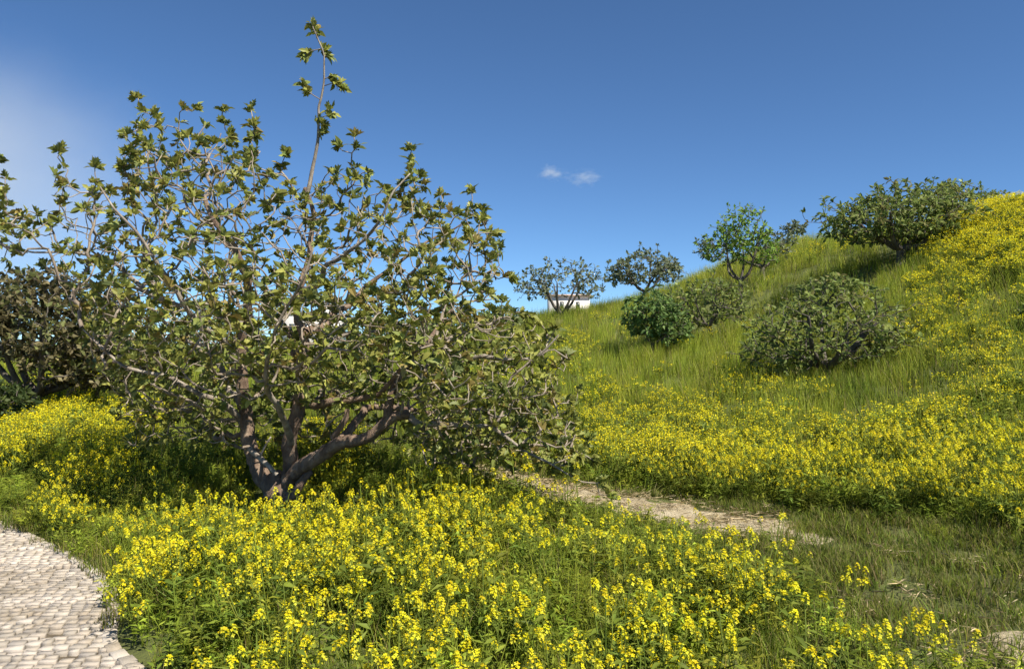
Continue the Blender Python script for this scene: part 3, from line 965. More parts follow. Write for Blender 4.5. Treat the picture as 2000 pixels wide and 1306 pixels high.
# ------------------------------------------------------------------ meadow plants
def bent_blade(h, w, lean, az, x0, y0, segs=3, curve=1.0):
    t = np.linspace(0, 1, segs + 1)
    r = lean * (t ** (1 + curve)) * h
    z = h * t * (1 - .25 * lean * t)
    cx, cy = x0 + np.cos(az) * r, y0 + np.sin(az) * r
    px, py = -np.sin(az), np.cos(az)
    wd = w * (1 - t ** 1.6) * .5
    a = np.stack((cx - px * wd, cy - py * wd, z), 1); c = np.stack((cx + px * wd, cy + py * wd, z), 1)
    V = np.empty((2 * (segs + 1) - 1, 3))
    V[0:2 * segs:2] = a[:-1]; V[1:2 * segs:2] = c[:-1]; V[-1] = (cx[-1], cy[-1], z[-1])
    Q = np.array([(2 * k, 2 * k + 1, 2 * k + 3, 2 * k + 2) for k in range(segs - 1)]).reshape(-1, 4)
    Tr = np.array([(2 * segs - 2, 2 * segs - 1, 2 * segs)])
    return V, [Q, Tr]

def template(name, b, material):
    return link(name, b.mesh(name, [material]), None, False)

def grass_patch(name, n, radius, hlo, hhi, w, cols, lean=.45, dry=.08):
    b = Builder()
    for _ in range(n):
        a = rng.uniform(0, 6.28); rr = radius * math.sqrt(rng.uniform(0, 1))
        h = rng.uniform(hlo, hhi)
        c = np.array(cols[rng.integers(len(cols))]) * math.exp(rng.normal(0, .2))
        if rng.random() < dry: c = np.array((.34, .28, .12)) * rng.uniform(.7, 1.1)
        V, F_ = bent_blade(h, w * rng.uniform(.7, 1.3), rng.uniform(.05, lean) * 1.3, rng.uniform(0, 6.28), rr * math.cos(a), rr * math.sin(a), 3 if hhi < .6 else 4)
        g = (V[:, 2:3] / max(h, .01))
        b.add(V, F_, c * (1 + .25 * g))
    return template(name, b, M_GRASS)

def leaf_quad(b, p, d, length, width, col, roll=0.0, droop=.25):
    R = frames(np.array([d]), np.array([roll]))[0]
    V = np.array([(0, 0, 0), (width / 2, length * .4, .02 * length), (0, length, -droop * length), (-width / 2, length * .4, .02 * length), (0, length * .45, -.05 * length)])
    b.add(V @ R.T + p, np.array([(0, 1, 4), (1, 2, 4), (2, 3, 4), (3, 0, 4)]), col)

def weed_patch(name, n, radius, hmax, ln, cols):
    """low leafy mound with feathery cut leaves"""
    b = Builder()
    for _ in range(n):
        a = rng.uniform(0, 6.28); rr = radius * math.sqrt(rng.uniform(0, 1))
        p = np.array((rr * math.cos(a), rr * math.sin(a), 0))
        h = hmax * rng.uniform(.45, 1) * (1 - .35 * (rr / radius) ** 2)
        ax = np.array((rng.normal(0, .25) + p[0] * .6, rng.normal(0, .25) + p[1] * .6, 1)); ax /= np.linalg.norm(ax)
        top = p + ax * h
        c = np.array(cols[rng.integers(len(cols))]) * math.exp(rng.normal(0, .2))
        tube(b, np.array([p, p * .5 + top * .5 + rng.normal(0, .008, 3), top]), np.array((.003, .0025, .0015)), 3, tuple(c * .9))
        for q in range(9):
            t = rng.uniform(.25, 1.0)
            az = rng.uniform(0, 6.28); d = np.array((math.cos(az), math.sin(az), rng.uniform(-.1, .9)))
            leaf_quad(b, p + (top - p) * t, d, ln * rng.uniform(.6, 1.3), ln * rng.uniform(.18, .34), c * rng.uniform(.85, 1.2), rng.normal(0, .5))
    return template(name, b, M_GRASS)

YEL = [(.80, .70, .012), (.76, .70, .02), (.82, .66, .01), (.80, .76, .05)]
GRN = [(.165, .215, .03), (.19, .24, .03), (.145, .195, .03), (.22, .25, .035)]

def flower_head(seed, big=1.0, n=15):
    """raceme: a dome of four-petalled flowers with buds on top, origin at its stalk"""
    r = np.random.default_rng(seed)
    b = Builder()
    tube(b, np.array([(0, 0, -.03), (0, 0, .035 * big)]), np.array((.0016, .0013)), 4, GRN[1])
    for k in range(n):
        f = k / (n - 1)
        el = 1.75 - 1.35 * f ** .8 + r.normal(0, .12); az = k * 2.4 + r.normal(0, .25)
        rr = .027 * big * (1.0 - .35 * f)
        c = np.array((math.cos(az) * math.sin(el) * rr, math.sin(az) * math.sin(el) * rr, .034 * big * f + math.cos(el) * .010))
        nrm = np.array((math.cos(az) * math.sin(el), math.sin(az) * math.sin(el), math.cos(el) + .45)); nrm /= np.linalg.norm(nrm)
        e1 = np.cross(nrm, (.2, .3, .9)); e1 /= np.linalg.norm(e1) + 1e-9; e2 = np.cross(nrm, e1)
        col = np.array(YEL[r.integers(4)]) * r.uniform(.85, 1.08)
        s = .0105 * big * r.uniform(.8, 1.2); a0 = r.uniform(0, 1.5)
        for q in range(4):
            a = a0 + q * math.pi / 2
            u = e1 * math.cos(a) + e2 * math.sin(a); v = -e1 * math.sin(a) + e2 * math.cos(a)
            V = np.array([c - nrm * .002, c + u * s * .6 + v * s * .42, c + u * s * 1.15 + nrm * .002 - nrm * s * r.uniform(0, .35), c + u * s * .6 - v * s * .42])
            b.add(V, np.array([(0, 1, 2, 3)]), col)
    for k in range(5):
        a = k * 2.4; d = np.array((math.cos(a) * .5, math.sin(a) * .5, 1))
        p = np.array((math.cos(a) * .004, math.sin(a) * .004, .036 * big))
        leaf_quad(b, p, d, .011 * big, .006 * big, (.42, .46, .05), 0, 0)
    return b

def head_mesh(seed, big=1.0, n=15):
    return flower_head(seed, big, n).mesh('flower_head', [M_FLOWER])

def mustard_layout(seed, h, nst):
    """stalks of one plant: list of (polyline, head position)"""
    r = np.random.default_rng(seed)
    st = []
    a0 = r.uniform(0, 6.28)
    lean = r.normal(0, .05, 2)
    main = np.array([(0, 0, 0), (lean[0] * .4, lean[1] * .4, h * .5), (lean[0], lean[1], h)])
    st.append(catmull(main, h / 4))
    for k in range(nst - 1):
        t = r.uniform(.25, .7); p = main[0] * (1 - t) + main[2] * t; p[2] = h * t
        a = a0 + k * 2.4
        hh = h * r.uniform(.62, 1.02) - h * t
        rad = h * r.uniform(.12, .42)
        e = p + np.array((math.cos(a) * rad, math.sin(a) * rad, max(.05, hh)))
        m = p * .5 + e * .5 + np.array((math.cos(a), math.sin(a), -.4)) * .08 * h
        st.append(catmull(np.array([p, m, e]), h / 4))
    return st

def mustard_green(seed, st, h, nleaf=16):
    r = np.random.default_rng(seed + 50)
    b = Builder()
    for s in st:
        tube(b, s, np.linspace(.0036, .0018, len(s)), 4, tuple(np.array(GRN[r.integers(4)]) * 1.05))
    for k in range(nleaf):
        s = st[r.integers(len(st))]; t = r.uniform(.05, .85) ** 1.2
        p = np.array([np.interp(t, np.linspace(0, 1, len(s)), s[:, c]) for c in range(3)])
        a = r.uniform(0, 6.28); d = np.array((math.cos(a), math.sin(a), r.uniform(-.1, .9)))
        ln = h * r.uniform(.10, .26) * (1.25 - .7 * p[2] / h)
        leaf_quad(b, p, d, ln, ln * r.uniform(.2, .36), np.array(GRN[r.integers(4)]) * r.uniform(.75, 1.15), r.normal(0, .4), .3)
    # seed pods and spent stalks below each head
    for s in st:
        for k in range(5):
            a = r.uniform(0, 6.28); t = r.uniform(.7, .95)
            p = s[-2] * (1 - t) + s[-1] * t
            leaf_quad(b, p, np.array((math.cos(a), math.sin(a), .8)), .03, .004, GRN[3], 0, 0)
    return b

def mustard_far(name, seed, h, nst, petal=.02, npet=7):
    """the same plant seen from farther away: fewer, larger petals"""
    r = np.random.default_rng(seed)
    st = mustard_layout(seed, h, nst)
    b = Builder()
    for s in st:
        tube(b, s, np.linspace(.005, .003, len(s)), 3, GRN[r.integers(4)])
        p = s[-1]
        for k in range(npet):
            a = r.uniform(0, 6.28); d = np.array((math.cos(a), math.sin(a), r.uniform(-.2, 1.2)))
            q = p + np.array((math.cos(a) * .014, math.sin(a) * .014, r.uniform(-.03, .03)))
            leaf_quad(b, q, d, petal * 1.3, petal * 1.15, np.array(YEL[r.integers(4)]) * r.uniform(.85, 1.05), r.normal(0, .6), .2)
    for k in range(12):
        s = st[r.integers(len(st))]; t = r.uniform(0, .8); p = s[0] * (1 - t) + s[-1] * t
        a = r.uniform(0, 6.28); ln = h * r.uniform(.12, .28)
        leaf_quad(b, p, np.array((math.cos(a), math.sin(a), r.uniform(0, 1))), ln, ln * .3, np.array(GRN[r.integers(4)]) * r.uniform(.8, 1.1), r.normal(0, .4))
    return template(name, b, M_FLOWER)

def scatter(name, pts, rots, scl, idx, templates):
    me = bpy.data.meshes.new(name)
    me.vertices.add(len(pts)); me.vertices.foreach_set('co', np.asarray(pts, np.float32).ravel())
    a = me.attributes.new('rot', 'FLOAT_VECTOR', 'POINT'); a.data.foreach_set('vector', np.asarray(rots, np.float32).ravel())
    a = me.attributes.new('scl', 'FLOAT_VECTOR', 'POINT'); a.data.foreach_set('vector', np.asarray(scl, np.float32).ravel())
    a = me.attributes.new('pick', 'INT', 'POINT'); a.data.foreach_set('value', np.asarray(idx, np.int32))
    o = link(name, me)
    ng = bpy.data.node_groups.new(name + '_scatter', 'GeometryNodeTree')
    ng.interface.new_socket('Geometry', in_out='INPUT', socket_type='NodeSocketGeometry')
    ng.interface.new_socket('Geometry', in_out='OUTPUT', socket_type='NodeSocketGeometry')
    n, l = ng.nodes, ng.links
    gi, go = n.new('NodeGroupInput'), n.new('NodeGroupOutput')
    ip = n.new('GeometryNodeInstanceOnPoints')
    g2i = n.new('GeometryNodeGeometryToInstance')
    for t in reversed(templates):
        oi = n.new('GeometryNodeObjectInfo'); oi.inputs['Object'].default_value = t
        l.new(oi.outputs['Geometry'], g2i.inputs[0])
    def attr(nm, typ):
        x = n.new('GeometryNodeInputNamedAttribute'); x.data_type = typ; x.inputs['Name'].default_value = nm
        return x.outputs['Attribute']
    e2r = n.new('FunctionNodeEulerToRotation')
    l.new(attr('rot', 'FLOAT_VECTOR'), e2r.inputs[0])
    l.new(gi.outputs[0], ip.inputs['Points']); l.new(g2i.outputs[0], ip.inputs['Instance'])
    ip.inputs['Pick Instance'].default_value = True
    l.new(attr('pick', 'INT'), ip.inputs['Instance Index'])
    l.new(e2r.outputs[0], ip.inputs['Rotation']); l.new(attr('scl', 'FLOAT_VECTOR'), ip.inputs['Scale'])
    l.new(ip.outputs[0], go.inputs[0])
    md = o.modifiers.new('scatter', 'NODES'); md.node_group = ng
    return o

# where things grow, by what the photograph shows at that place
FLOWERS = [  # cx, cy, rx, ry, turn in degrees, weight
    (700, 1040, 560, 110, 0, .95), (800, 1240, 640, 170, 0, 1.0), (1330, 1170, 330, 150, 8, 1.0), (330, 1010, 190, 70, -10, .9), (1560, 1180, 130, 90, 25, .5), (1760, 1270, 120, 60, 20, .45),
    (300, 1090, 110, 60, 0, .8),
    (1620, 900, 520, 52, 4, 1.0), (1890, 945, 190, 95, 8, 1.0), (1550, 830, 500, 40, 3, .5), (1200, 775, 270, 50, 5, .15), (1090, 700, 120, 60, 0, .06), (1480, 745, 130, 35, 5, .1), (1780, 850, 260, 60, 0, .6),
    (1975, 440, 140, 85, 0, 1.3), (1910, 500, 110, 45, 0, .5), (1890, 640, 140, 120, 0, .2), (1990, 700, 110, 80, 0, .4), (1960, 570, 90, 60, 0, .28), (1820, 600, 50, 90, 0, .3), (1600, 480, 120, 20, -10, .06),
    (85, 815, 130, 34, -33, 1.3), (180, 885, 165, 55, -37, 1.3), (640, 860, 70, 50, 0, 1.1), (530, 880, 90, 40, 0, .6), (400, 935, 110, 35, 0, .5), (860, 960, 180, 40, 0, .6), (260, 800, 60, 30, -20, .8), (90, 760, 40, 20, 0, .6),
]
HOLES = [(1090, 1095, 170, 55, 5, .85), (1150, 1010, 170, 45, 8, .75), (300, 1215, 150, 110, 0, .72), (930, 1140, 130, 40, 0, .4), (560, 1120, 120, 40, 0, .3), (240, 920, 90, 30, -40, .5), (90, 900, 70, 24, -40, .95), (1640, 1010, 420, 45, 10, .95), (1900, 1120, 200, 60, 0, .8), (1000, 880, 100, 40, 0, .6)]

def blobs(px, py, L_, combine='max'):
    out = np.zeros(px.shape)
    for cx, cy, rx, ry, a, w in L_:
        c, s = math.cos(math.radians(a)), math.sin(math.radians(a))
        u = ((px - cx) * c + (py - cy) * s) / rx; v = (-(px - cx) * s + (py - cy) * c) / ry
        g = w * smooth(1.25, .7, np.sqrt(u * u + v * v))
        out = np.maximum(out, g)
    return out

clump1, clump2 = Noise2(51, 1.3), Noise2(52, .45)
def flower_density(x, y, z):
    px, py = project(np.stack((x, y, z + .42), -1))
    d = blobs(px, py, FLOWERS) * (1 - blobs(px, py, HOLES))
    return np.clip(d, 0, 1.3) * np.clip(.72 + .38 * clump1(x, y) + .25 * clump2(x, y), .08, 1.4)

def candidates(n, ylo, yhi, margin=2.2, fov=.70):
    """random ground points in the view and a margin round it"""
    out = []
    tot = 0
    while tot < n:
        y = np.sqrt(rng.uniform(max(ylo, 0) ** 2, yhi ** 2, n)); x = rng.uniform(-1, 1, n) * (fov * yhi + margin)
        m = np.abs(x) < fov * y + margin
        out.append(np.c_[x[m], y[m]]); tot += m.sum()
    p = np.concatenate(out)[:n]
    return p[:, 0], p[:, 1]

def area(ylo, yhi, margin=2.2, fov=.70):
    return fov * (yhi ** 2 - ylo ** 2) + 2 * margin * (yhi - ylo)

tree_xy = tp(556, 985)[:2]
def near_tree(x, y):
    """plants are shorter round the foot of the big tree and in the trodden strip"""
    r = np.hypot((x - tree_xy[0]) * .9, np.where(y < tree_xy[1], (y - tree_xy[1]) * .62, y - tree_xy[1]))
    return .33 + .67 * smooth(.3, 1.6, r)

def rots_for(x, y, tilt):
    return np.stack((rng.normal(0, tilt, len(x)), rng.normal(0, tilt, len(x)), rng.uniform(0, 6.283, len(x))), 1)

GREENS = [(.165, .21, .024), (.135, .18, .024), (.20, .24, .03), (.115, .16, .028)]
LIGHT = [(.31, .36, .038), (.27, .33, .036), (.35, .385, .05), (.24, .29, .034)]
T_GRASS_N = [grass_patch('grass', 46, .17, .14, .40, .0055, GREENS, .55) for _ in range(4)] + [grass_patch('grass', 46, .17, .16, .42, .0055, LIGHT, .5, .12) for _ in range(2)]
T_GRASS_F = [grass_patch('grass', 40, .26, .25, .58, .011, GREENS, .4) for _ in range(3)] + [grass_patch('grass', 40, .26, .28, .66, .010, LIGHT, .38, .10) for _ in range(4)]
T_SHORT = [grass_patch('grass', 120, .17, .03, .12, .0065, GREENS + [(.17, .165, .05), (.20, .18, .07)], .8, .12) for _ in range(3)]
T_WEED = [weed_patch('weed', 24, .16, .38, .058, GREENS if _ < 3 else LIGHT) for _ in range(6)]
T_STRAW = []
for _ in range(3):
    b = Builder()
    for k in range(26):
        a = rng.uniform(0, 6.28); rr = .16 * math.sqrt(rng.uniform(0, 1)); az = rng.uniform(0, 6.28)
        p = np.array((rr * math.cos(a), rr * math.sin(a), rng.uniform(.012, .05)))
        leaf_quad(b, p, np.array((math.cos(az), math.sin(az), rng.normal(0, .12))), rng.uniform(.05, .16), .006, np.array((.60, .50, .30)) * rng.uniform(.6, 1.15), rng.normal(0, .8), .05)
    T_STRAW.append(template('straw', b, M_STRAW))

# --- grass
PX, RT, SC, ID = [], [], [], []
def put(x, y, z, tilt, sc, ids):
    PX.append(np.stack((x, y, z), 1)); RT.append(rots_for(x, y, tilt)); SC.append(sc); ID.append(ids)
tone = Noise2(61, 5.0)
def put_grass(n, ylo, yhi, base_idx, n_dark, n_light, smin, smax):
    x, y = candidates(n, ylo, yhi)
    ps = path_side(x, y); ti = trail_in(x, y)
    k = (ps < -.03) & (ti > 1.05 + rng.normal(0, .12, len(x)))
    x, y, ps, ti = x[k], y[k], ps[k], ti[k]
    z = height(x, y)
    px, py = project(np.stack((x, y, z + .3), -1))
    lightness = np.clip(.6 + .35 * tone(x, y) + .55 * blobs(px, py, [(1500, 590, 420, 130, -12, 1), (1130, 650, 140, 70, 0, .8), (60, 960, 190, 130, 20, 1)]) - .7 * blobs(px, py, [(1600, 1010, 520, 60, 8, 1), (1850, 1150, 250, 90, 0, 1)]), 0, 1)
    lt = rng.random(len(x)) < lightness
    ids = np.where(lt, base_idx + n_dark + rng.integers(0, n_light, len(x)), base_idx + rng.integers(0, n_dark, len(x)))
    s = rng.uniform(smin, smax, len(x)) * near_tree(x, y)
    s *= np.where(ti < 2.4, .45 + .55 * smooth(1, 2.4, ti), 1) * np.where(ps > -.3, .75 + .25 * smooth(.0, .3, -ps), 1)
    s *= 1 - .35 * blobs(px, py, [(1640, 1030, 430, 60, 10, 1), (1800, 1150, 260, 100, 0, 1), (60, 1000, 150, 80, 30, .7)])
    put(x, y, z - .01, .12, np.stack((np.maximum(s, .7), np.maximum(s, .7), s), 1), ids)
put_grass(int(area(2.0, 9, 1.2) * 30), 2.0, 9, 0, 4, 2, .7, 1.15)
put_grass(int(area(9, 20) * 15), 9, 20, 6, 3, 4, .65, 1.05)
put_grass(int(area(20, 46) * 8), 20, 46, 6, 3, 4, .75, 1.2)
# short growth on the trail's edges and between
x, y = candidates(int(area(2.0, 16) * 80), 2.0, 16)
ti = trail_in(x, y); ps = path_side(x, y)
px, py = project(np.stack((x, y, 0 * x), -1))
BARE = [(1230, 985, 330, 40, 12, 1.1), (1000, 945, 120, 30, 8, 1), (1440, 1038, 120, 26, 8, 1.05), (1715, 1185, 75, 14, 6, .34), (1850, 1240, 50, 10, 10, .2), (1985, 1304, 100, 28, 0, .8), (1790, 1130, 45, 8, 0, .4)]
bare = blobs(px, py, BARE)
d_, p_ = seg_dist(x, y, TRAIL); tr = np.abs(d_) / np.interp(p_, np.arange(len(TRAIL)), TRAIL_R)
k = (((ti < 2.3) & ((rng.random(len(x)) > bare * 1.05) | (tr > 1.0))) | (ps > -.25)) & (ps < -.05 + .03 * rng.random(len(x)))
x, y, ti = x[k], y[k], ti[k]
z = height(x, y)
s = rng.uniform(.6, 1.3, len(x))
put(x, y, z + .01, .1, np.stack((s, s, s), 1), 13 + rng.integers(0, 3, len(x)))
grass = scatter('grass', np.concatenate(PX), np.concatenate(RT), np.concatenate(SC), np.concatenate(ID), T_GRASS_N + T_GRASS_F + T_SHORT)
tag(grass, 'green grass covering the slope and the ground between the flowers', 'grass', kind='stuff')

# --- leafy weeds
PX, RT, SC, ID = [], [], [], []
x, y = candidates(int(area(2.0, 11, 1.2) * 34), 2.0, 11, 1.2)
ps = path_side(x, y); ti = trail_in(x, y)
k = (ps < -.03) & (rng.random(len(x)) < np.where(ti > 1.3, .75 + .4 * clump1(y, x), np.where(y < 6.6, .10 + .35 * (clump1(x * 1.3, y * 1.3) > .35), 0)))
x, y, ti = x[k], y[k], ti[k]
z = height(x, y); s = rng.uniform(.6, 1.15, len(x)) * np.where(ti > 1.3, 1, .42) * near_tree(x, y) * (.8 + .2 * smooth(.05, .5, -ps[k]))
px, py = project(np.stack((x, y, z + .3), -1))
s *= 1 - .4 * blobs(px, py, [(1640, 1030, 430, 60, 10, 1), (1800, 1150, 260, 100, 0, 1)])
put(x, y, z, .1, np.stack((s * 1.1, s * 1.1, s), 1), rng.integers(0, 6, len(x)))
weeds = scatter('weeds', np.concatenate(PX), np.concatenate(RT), np.concatenate(SC), np.concatenate(ID), T_WEED)
tag(weeds, 'leafy green weeds among the foreground flowers', 'weeds', kind='stuff')

# --- dry straw on the trail
x, y = candidates(int(area(2.0, 12) * 26), 2.0, 12)
ti = trail_in(x, y)
px, py = project(np.stack((x, y, 0 * x), -1))
k = (ti < 1.15) & (rng.random(len(x)) < .12 + blobs(px, py, BARE))
x, y = x[k], y[k]
s = rng.uniform(.6, 1.2, len(x))
straw = scatter('straw', np.stack((x, y, height(x, y) + .015), 1), rots_for(x, y, .05), np.stack((s, s, s), 1), rng.integers(0, 3, len(x)), T_STRAW)
tag(straw, 'dry straw lying on the dirt trail', 'straw', kind='stuff')

# --- mustard
x, y = candidates(int(area(2.2, 8.6, .8) * 76), 2.2, 8.6, .8)
ps = path_side(x, y); ti = trail_in(x, y)
z = height(x, y)
fd = flower_density(x, y, z)
px, py = project(np.stack((x, y, z + .42), -1))
fd = np.maximum(fd, .35 * ((py > 1306) & (px > 380) & (px < 1800)))
k = (ps < -.03) & (ti > 1.25) & (rng.random(len(x)) < fd * .80)
x, y, z, ps, ti = x[k], y[k], z[k], ps[k], ti[k]
# lone plants in the trodden strip
lone = np.array([at(1795, 1200, 4.0), at(1735, 1215, 3.75), at(1812, 1240, 3.5), at(1875, 1225, 3.45), at(1355, 1000, 6.3), at(1660, 1110, 4.3)])
dist = np.hypot(x, y)
hgt = rng.uniform(.25, .56, len(x)) * np.where(rng.random(len(x)) < .06, 1.3, 1) * near_tree(x, y) * (.75 + .25 * smooth(.1, .5, -ps))
NV = 10
lay = []
HM = [head_mesh(200 + q, bg_, nf_) for q, bg_, nf_ in zip(range(8), (.6, .66, .72, .8, .86, .95, .7, .78), (14, 9, 13, 15, 11, 16, 7, 12))]
for v in range(NV):
    st = mustard_layout(300 + v, 1.0 * .46, int(rng.integers(5, 9)))
    lay.append((st, mustard_green(300 + v, st, .46).mesh('stems_and_leaves', [M_FLOWER]), [int(rng.integers(8)) for _ in st]))

def mustard_thing(x, y, z, h, v, rot, label, group):
    root = empty('mustard_plant', (x, y, z))
    root.rotation_euler = (rng.normal(0, .08), rng.normal(0, .08), rot)
    s = h / .46
    st, gm, hd = lay[v]
    o = link('stems_and_leaves', gm, root); o.scale = (s, s, s)
    for q, hi in zip(st, hd):
        o = link('flower_head', HM[hi], root)
        o.location = tuple(q[-1] * s)
        o.rotation_euler = (rng.normal(0, .2), rng.normal(0, .2), rng.uniform(0, 6.28))
    tag(root, label, 'plant', group)

px, py = project(np.stack((x, y, z + hgt), -1))
seen = (px > 150) & (px < 1990) & (py > 900) & (py < 1330)
order = np.argsort(np.where(seen, dist, 99))
ind = order[:294]
for q in ind:
    if ps[q] > -.45 and px[q] < 420:
        lab, grp = 'yellow mustard plant at the fringe of the patch beside the paved path', 'mustard plants along the paved path'
    elif ti[q] < 2.2 and px[q] > 1100:
        lab, grp = 'yellow mustard plant at the fringe of the patch beside the dirt trail', 'mustard plants along the dirt trail'
    else:
        lab, grp = 'flowering yellow mustard plant in the dense patch in front of the fig tree', 'mustard plants of the front patch'
    mustard_thing(x[q], y[q], z[q] - .005, hgt[q], int(rng.integers(NV)), rng.uniform(0, 6.28), lab, grp)
LL = ['lone mustard plant on the trail, farthest up of the scattered ones near the lower right', 'lone mustard plant nearest the patch among those scattered on the lower right trail', 'lone short mustard plant low on the lower right trail',
      'lone mustard plant standing rightmost on the trail', 'single mustard stalk standing before the pale bare stretch of trail', 'single tall mustard plant at the right tip of the front patch']
for q, lb in zip(lone, LL):
    g = hz(q[0], q[1])
    mustard_thing(q[0], q[1], g, max(.2, q[2] - g), int(rng.integers(NV)), rng.uniform(0, 6.28), lb, 'lone mustard plants')

# the rest of the flowers
T_NEAR = []
for v in range(6):
    st, gm, hd = lay[v]
    b = mustard_green(300 + v, st, .46)
    for q, hi in zip(st, hd):
        hb = flower_head(200 + hi, (.6, .66, .72, .8, .86, .95, .7, .78)[hi], 12)
        V = np.concatenate(hb.V); Tn = np.concatenate(hb.T)
        b.add(V + q[-1], [np.concatenate(f_) for f_ in hb.P.values()], Tn)
    T_NEAR.append(template('mustard', b, M_FLOWER))
T_MID = [mustard_far('mustard', 400 + v, .5, 8 + v % 3, .0155, 8) for v in range(5)]
T_FAR = [mustard_far('mustard', 420 + v, .55, 9 + v % 4, .021, 7) for v in range(5)]
PX, RT, SC, ID = [], [], [], []
rest_i = np.setdiff1d(np.arange(len(x)), ind)
s = hgt[rest_i] / .46
put(x[rest_i], y[rest_i], z[rest_i], .08, np.stack((s, s, s), 1), rng.integers(0, 6, len(rest_i)))
for ylo, yhi, dens, b0, smin, smax in ((8.6, 14, 60, 6, .75, 1.15), (14, 26, 40, 11, .8, 1.2), (26, 34, 14, 11, .8, 1.2)):
    x, y = candidates(int(area(ylo, yhi) * dens), ylo, yhi)
    ps = path_side(x, y); ti = trail_in(x, y)
    z = height(x, y)
    k = (ps < -.12) & (ti > 1.4) & (rng.random(len(x)) < np.maximum(flower_density(x, y, z), .005))
    x, y, z = x[k], y[k], z[k]
    s = rng.uniform(smin, smax, len(x)) * near_tree(x, y)
    put(x, y, z, .08, np.stack((s, s, s), 1), b0 + rng.integers(0, 5, len(x)))
flowers = scatter('mustard_flowers', np.concatenate(PX), np.concatenate(RT), np.concatenate(SC), np.concatenate(ID), T_NEAR + T_MID + T_FAR)
tag(flowers, 'mass of yellow mustard flowers across the slope and left bank', 'flowers', kind='stuff')

# ------------------------------------------------------------------ houses far behind
M_WHITE = plain('white_render', (.72, .68, .62), .85, .12, .5)
M_ROOF = plain('clay_roof', (.52, .38, .30), .85, .2, 2)
M_GLASS = plain('dark_window', (.05, .06, .07), .2, .1, 1)
M_DOOR = plain('wood_door', (.20, .12, .07), .6, .2, 4)

def box(b, x0, x1, y0, y1, z0, z1):
    V = np.array([(x0, y0, z0), (x1, y0, z0), (x1, y1, z0), (x0, y1, z0), (x0, y0, z1), (x1, y0, z1), (x1, y1, z1), (x0, y1, z1)])
    b.add(V, np.array([(0, 3, 2, 1), (4, 5, 6, 7), (0, 1, 5, 4), (1, 2, 6, 5), (2, 3, 7, 6), (3, 0, 4, 7)]))

def part(name, root, m, *boxes):
    b = Builder()
    for bx in boxes: box(b, *bx)
    return link(name, b.mesh(name, [m]), root)

def house(name, label, px0, px1, pytop, d, blocks, wins, roof):
    k = d / FPX
    c = at((px0 + px1) / 2, pytop, d)
    g = hz(c[0], d)
    root = empty(name, (c[0], d, g - .2))
    w = (px1 - px0) * k; h = c[2] - g + .2
    part('wall', root, M_WHITE, (-w / 2, w / 2, 0, 8, 0, h))
    for (a, b_, y0, y1, hh) in blocks:
        part('wall', root, M_WHITE, (-w / 2 + a * w, -w / 2 + b_ * w, y0, y1, 0 if hh < 0 else h, h + abs(hh)))
    for (u, v0, v1, ww) in wins:
        xx = -w / 2 + u * w
        o = part('window', root, M_WHITE, (xx - ww / 2 - .1, xx + ww / 2 + .1, -.06, .02, h * v0 - .1, h * v0 - .02))
        part('pane', o, M_GLASS, (xx - ww / 2, xx + ww / 2, -.03, .02, h * v0, h * v1))
    part('door', root, M_DOOR, (-w * .1, w * .1 - .1, -.04, .02, .2, 2.3))
    if roof == 'flat':
        part('parapet', root, M_WHITE, (-w / 2 - .06, w / 2 + .06, -.06, .2, h, h + .25))
    else:
        V = np.array([(-w / 2 - .3, -.4, h), (w / 2 + .3, -.4, h), (w / 2 + .3, 8.4, h), (-w / 2 - .3, 8.4, h), (-w / 2 - .3, 4, h + .45), (w / 2 + .3, 4, h + .45)])
        b = Builder(); b.add(V, [np.array([(0, 1, 5, 4), (2, 3, 4, 5), (0, 3, 2, 1)]), np.array([(1, 2, 5), (3, 0, 4)])])
        link('roof', b.mesh('roof', [M_ROOF]), root)
    tag(root, label, 'house')

house('white_house', 'white house with a taller stair tower glimpsed through the big fig tree', 545, 650, 616, 110, [(.79, .93, .3, 2.4, 1.4)], [(.25, .55, .8, .9), (.5, .55, .8, .9)], 'flat')
house('white_house', 'white house with a clay roof behind the airy ridge tree', 1074, 1152, 577, 110, [], [(.3, .78, .9, .5), (.7, .78, .9, .5)], 'tiled')

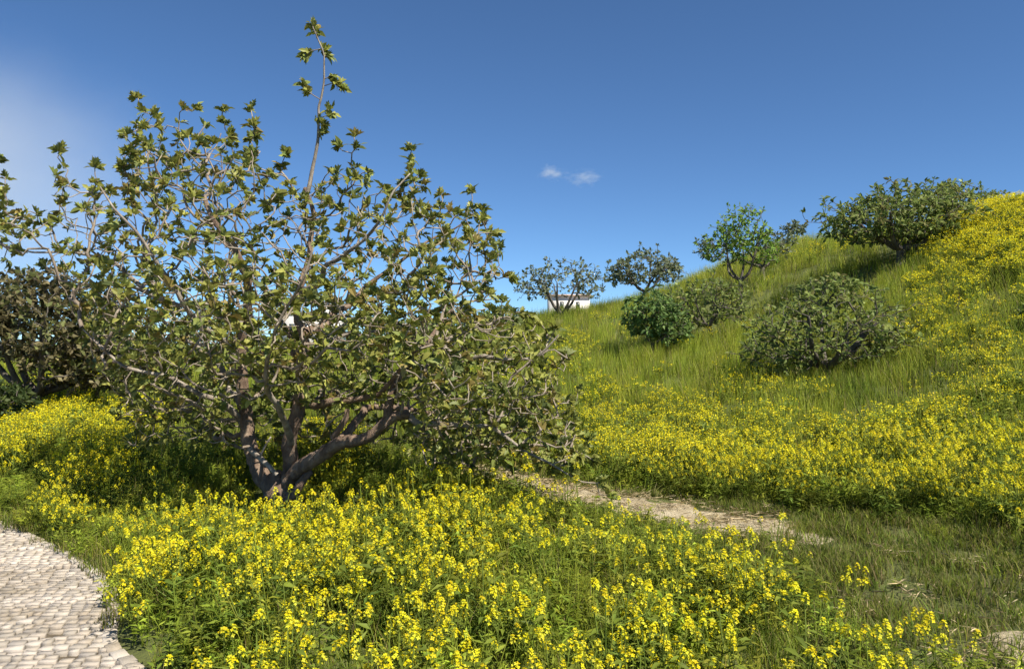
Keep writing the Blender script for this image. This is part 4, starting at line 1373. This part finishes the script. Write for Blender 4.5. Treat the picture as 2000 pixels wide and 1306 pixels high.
# ------------------------------------------------------------------ clouds
def cloud(name, label, px_, py_, d, rx, rz, dens, nscale, seed, sharp=.5, kind=None, amp=1.8):
    m = bpy.data.materials.new(name); m.use_nodes = True
    n, l = m.node_tree.nodes, m.node_tree.links
    n.remove(n['Principled BSDF'])
    pv = n.new('ShaderNodeVolumePrincipled')
    pv.inputs['Color'].default_value = (1, 1, 1, 1)
    pv.inputs['Anisotropy'].default_value = .2
    tc = n.new('ShaderNodeTexCoord')
    ln = n.new('ShaderNodeVectorMath'); ln.operation = 'LENGTH'
    l.new(tc.outputs['Object'], ln.inputs[0])
    nz = n.new('ShaderNodeTexNoise'); nz.inputs['Scale'].default_value = nscale; nz.inputs['Detail'].default_value = 4
    nz.noise_dimensions = '4D'; nz.inputs['W'].default_value = seed
    l.new(tc.outputs['Object'], nz.inputs['Vector'])
    a = n.new('ShaderNodeMath'); a.operation = 'SUBTRACT'; a.inputs[0].default_value = 1.0; l.new(ln.outputs['Value'], a.inputs[1])
    nn = n.new('ShaderNodeMath'); nn.operation = 'MULTIPLY_ADD'; l.new(nz.outputs['Fac'], nn.inputs[0]); nn.inputs[1].default_value = amp; nn.inputs[2].default_value = -amp / 2 - .08 * amp
    sm = n.new('ShaderNodeMath'); sm.operation = 'ADD'; l.new(a.outputs[0], sm.inputs[0]); l.new(nn.outputs[0], sm.inputs[1])
    mr = n.new('ShaderNodeMapRange'); mr.interpolation_type = 'SMOOTHSTEP'; mr.inputs['From Min'].default_value = 0; mr.inputs['From Max'].default_value = sharp
    mr.inputs['To Max'].default_value = dens
    l.new(sm.outputs[0], mr.inputs['Value'])
    # nothing outside the shell
    l.new(mr.outputs[0], pv.inputs['Density'])
    l.new(pv.outputs[0], n['Material Output'].inputs['Volume'])
    import bmesh
    bm = bmesh.new(); bmesh.ops.create_icosphere(bm, subdivisions=3, radius=1)
    me = bpy.data.meshes.new(name); bm.to_mesh(me); bm.free(); me.materials.append(m)
    o = link(name, me); q = at(px_, py_, d)
    o.location = tuple(q); k = d / FPX
    o.scale = (rx * k, rx * k * .7, rz * k)
    tag(o, label, 'cloud', kind=kind)
cloud('cloud', 'small white puff of cloud, left of the pair above the ridge', 1078, 338, 900, 35, 20, .042, 2.2, 3, .9, amp=2.4)
cloud('cloud', 'small wispier puff of cloud, right of the pair above the ridge', 1142, 348, 900, 44, 20, .028, 2.2, 7, .9, amp=2.4)
cloud('cloud', 'thin pale veil of high cloud at the left edge of the sky', -170, 350, 1500, 620, 450, .0055, 1.3, 5, 1.5, amp=1.0)
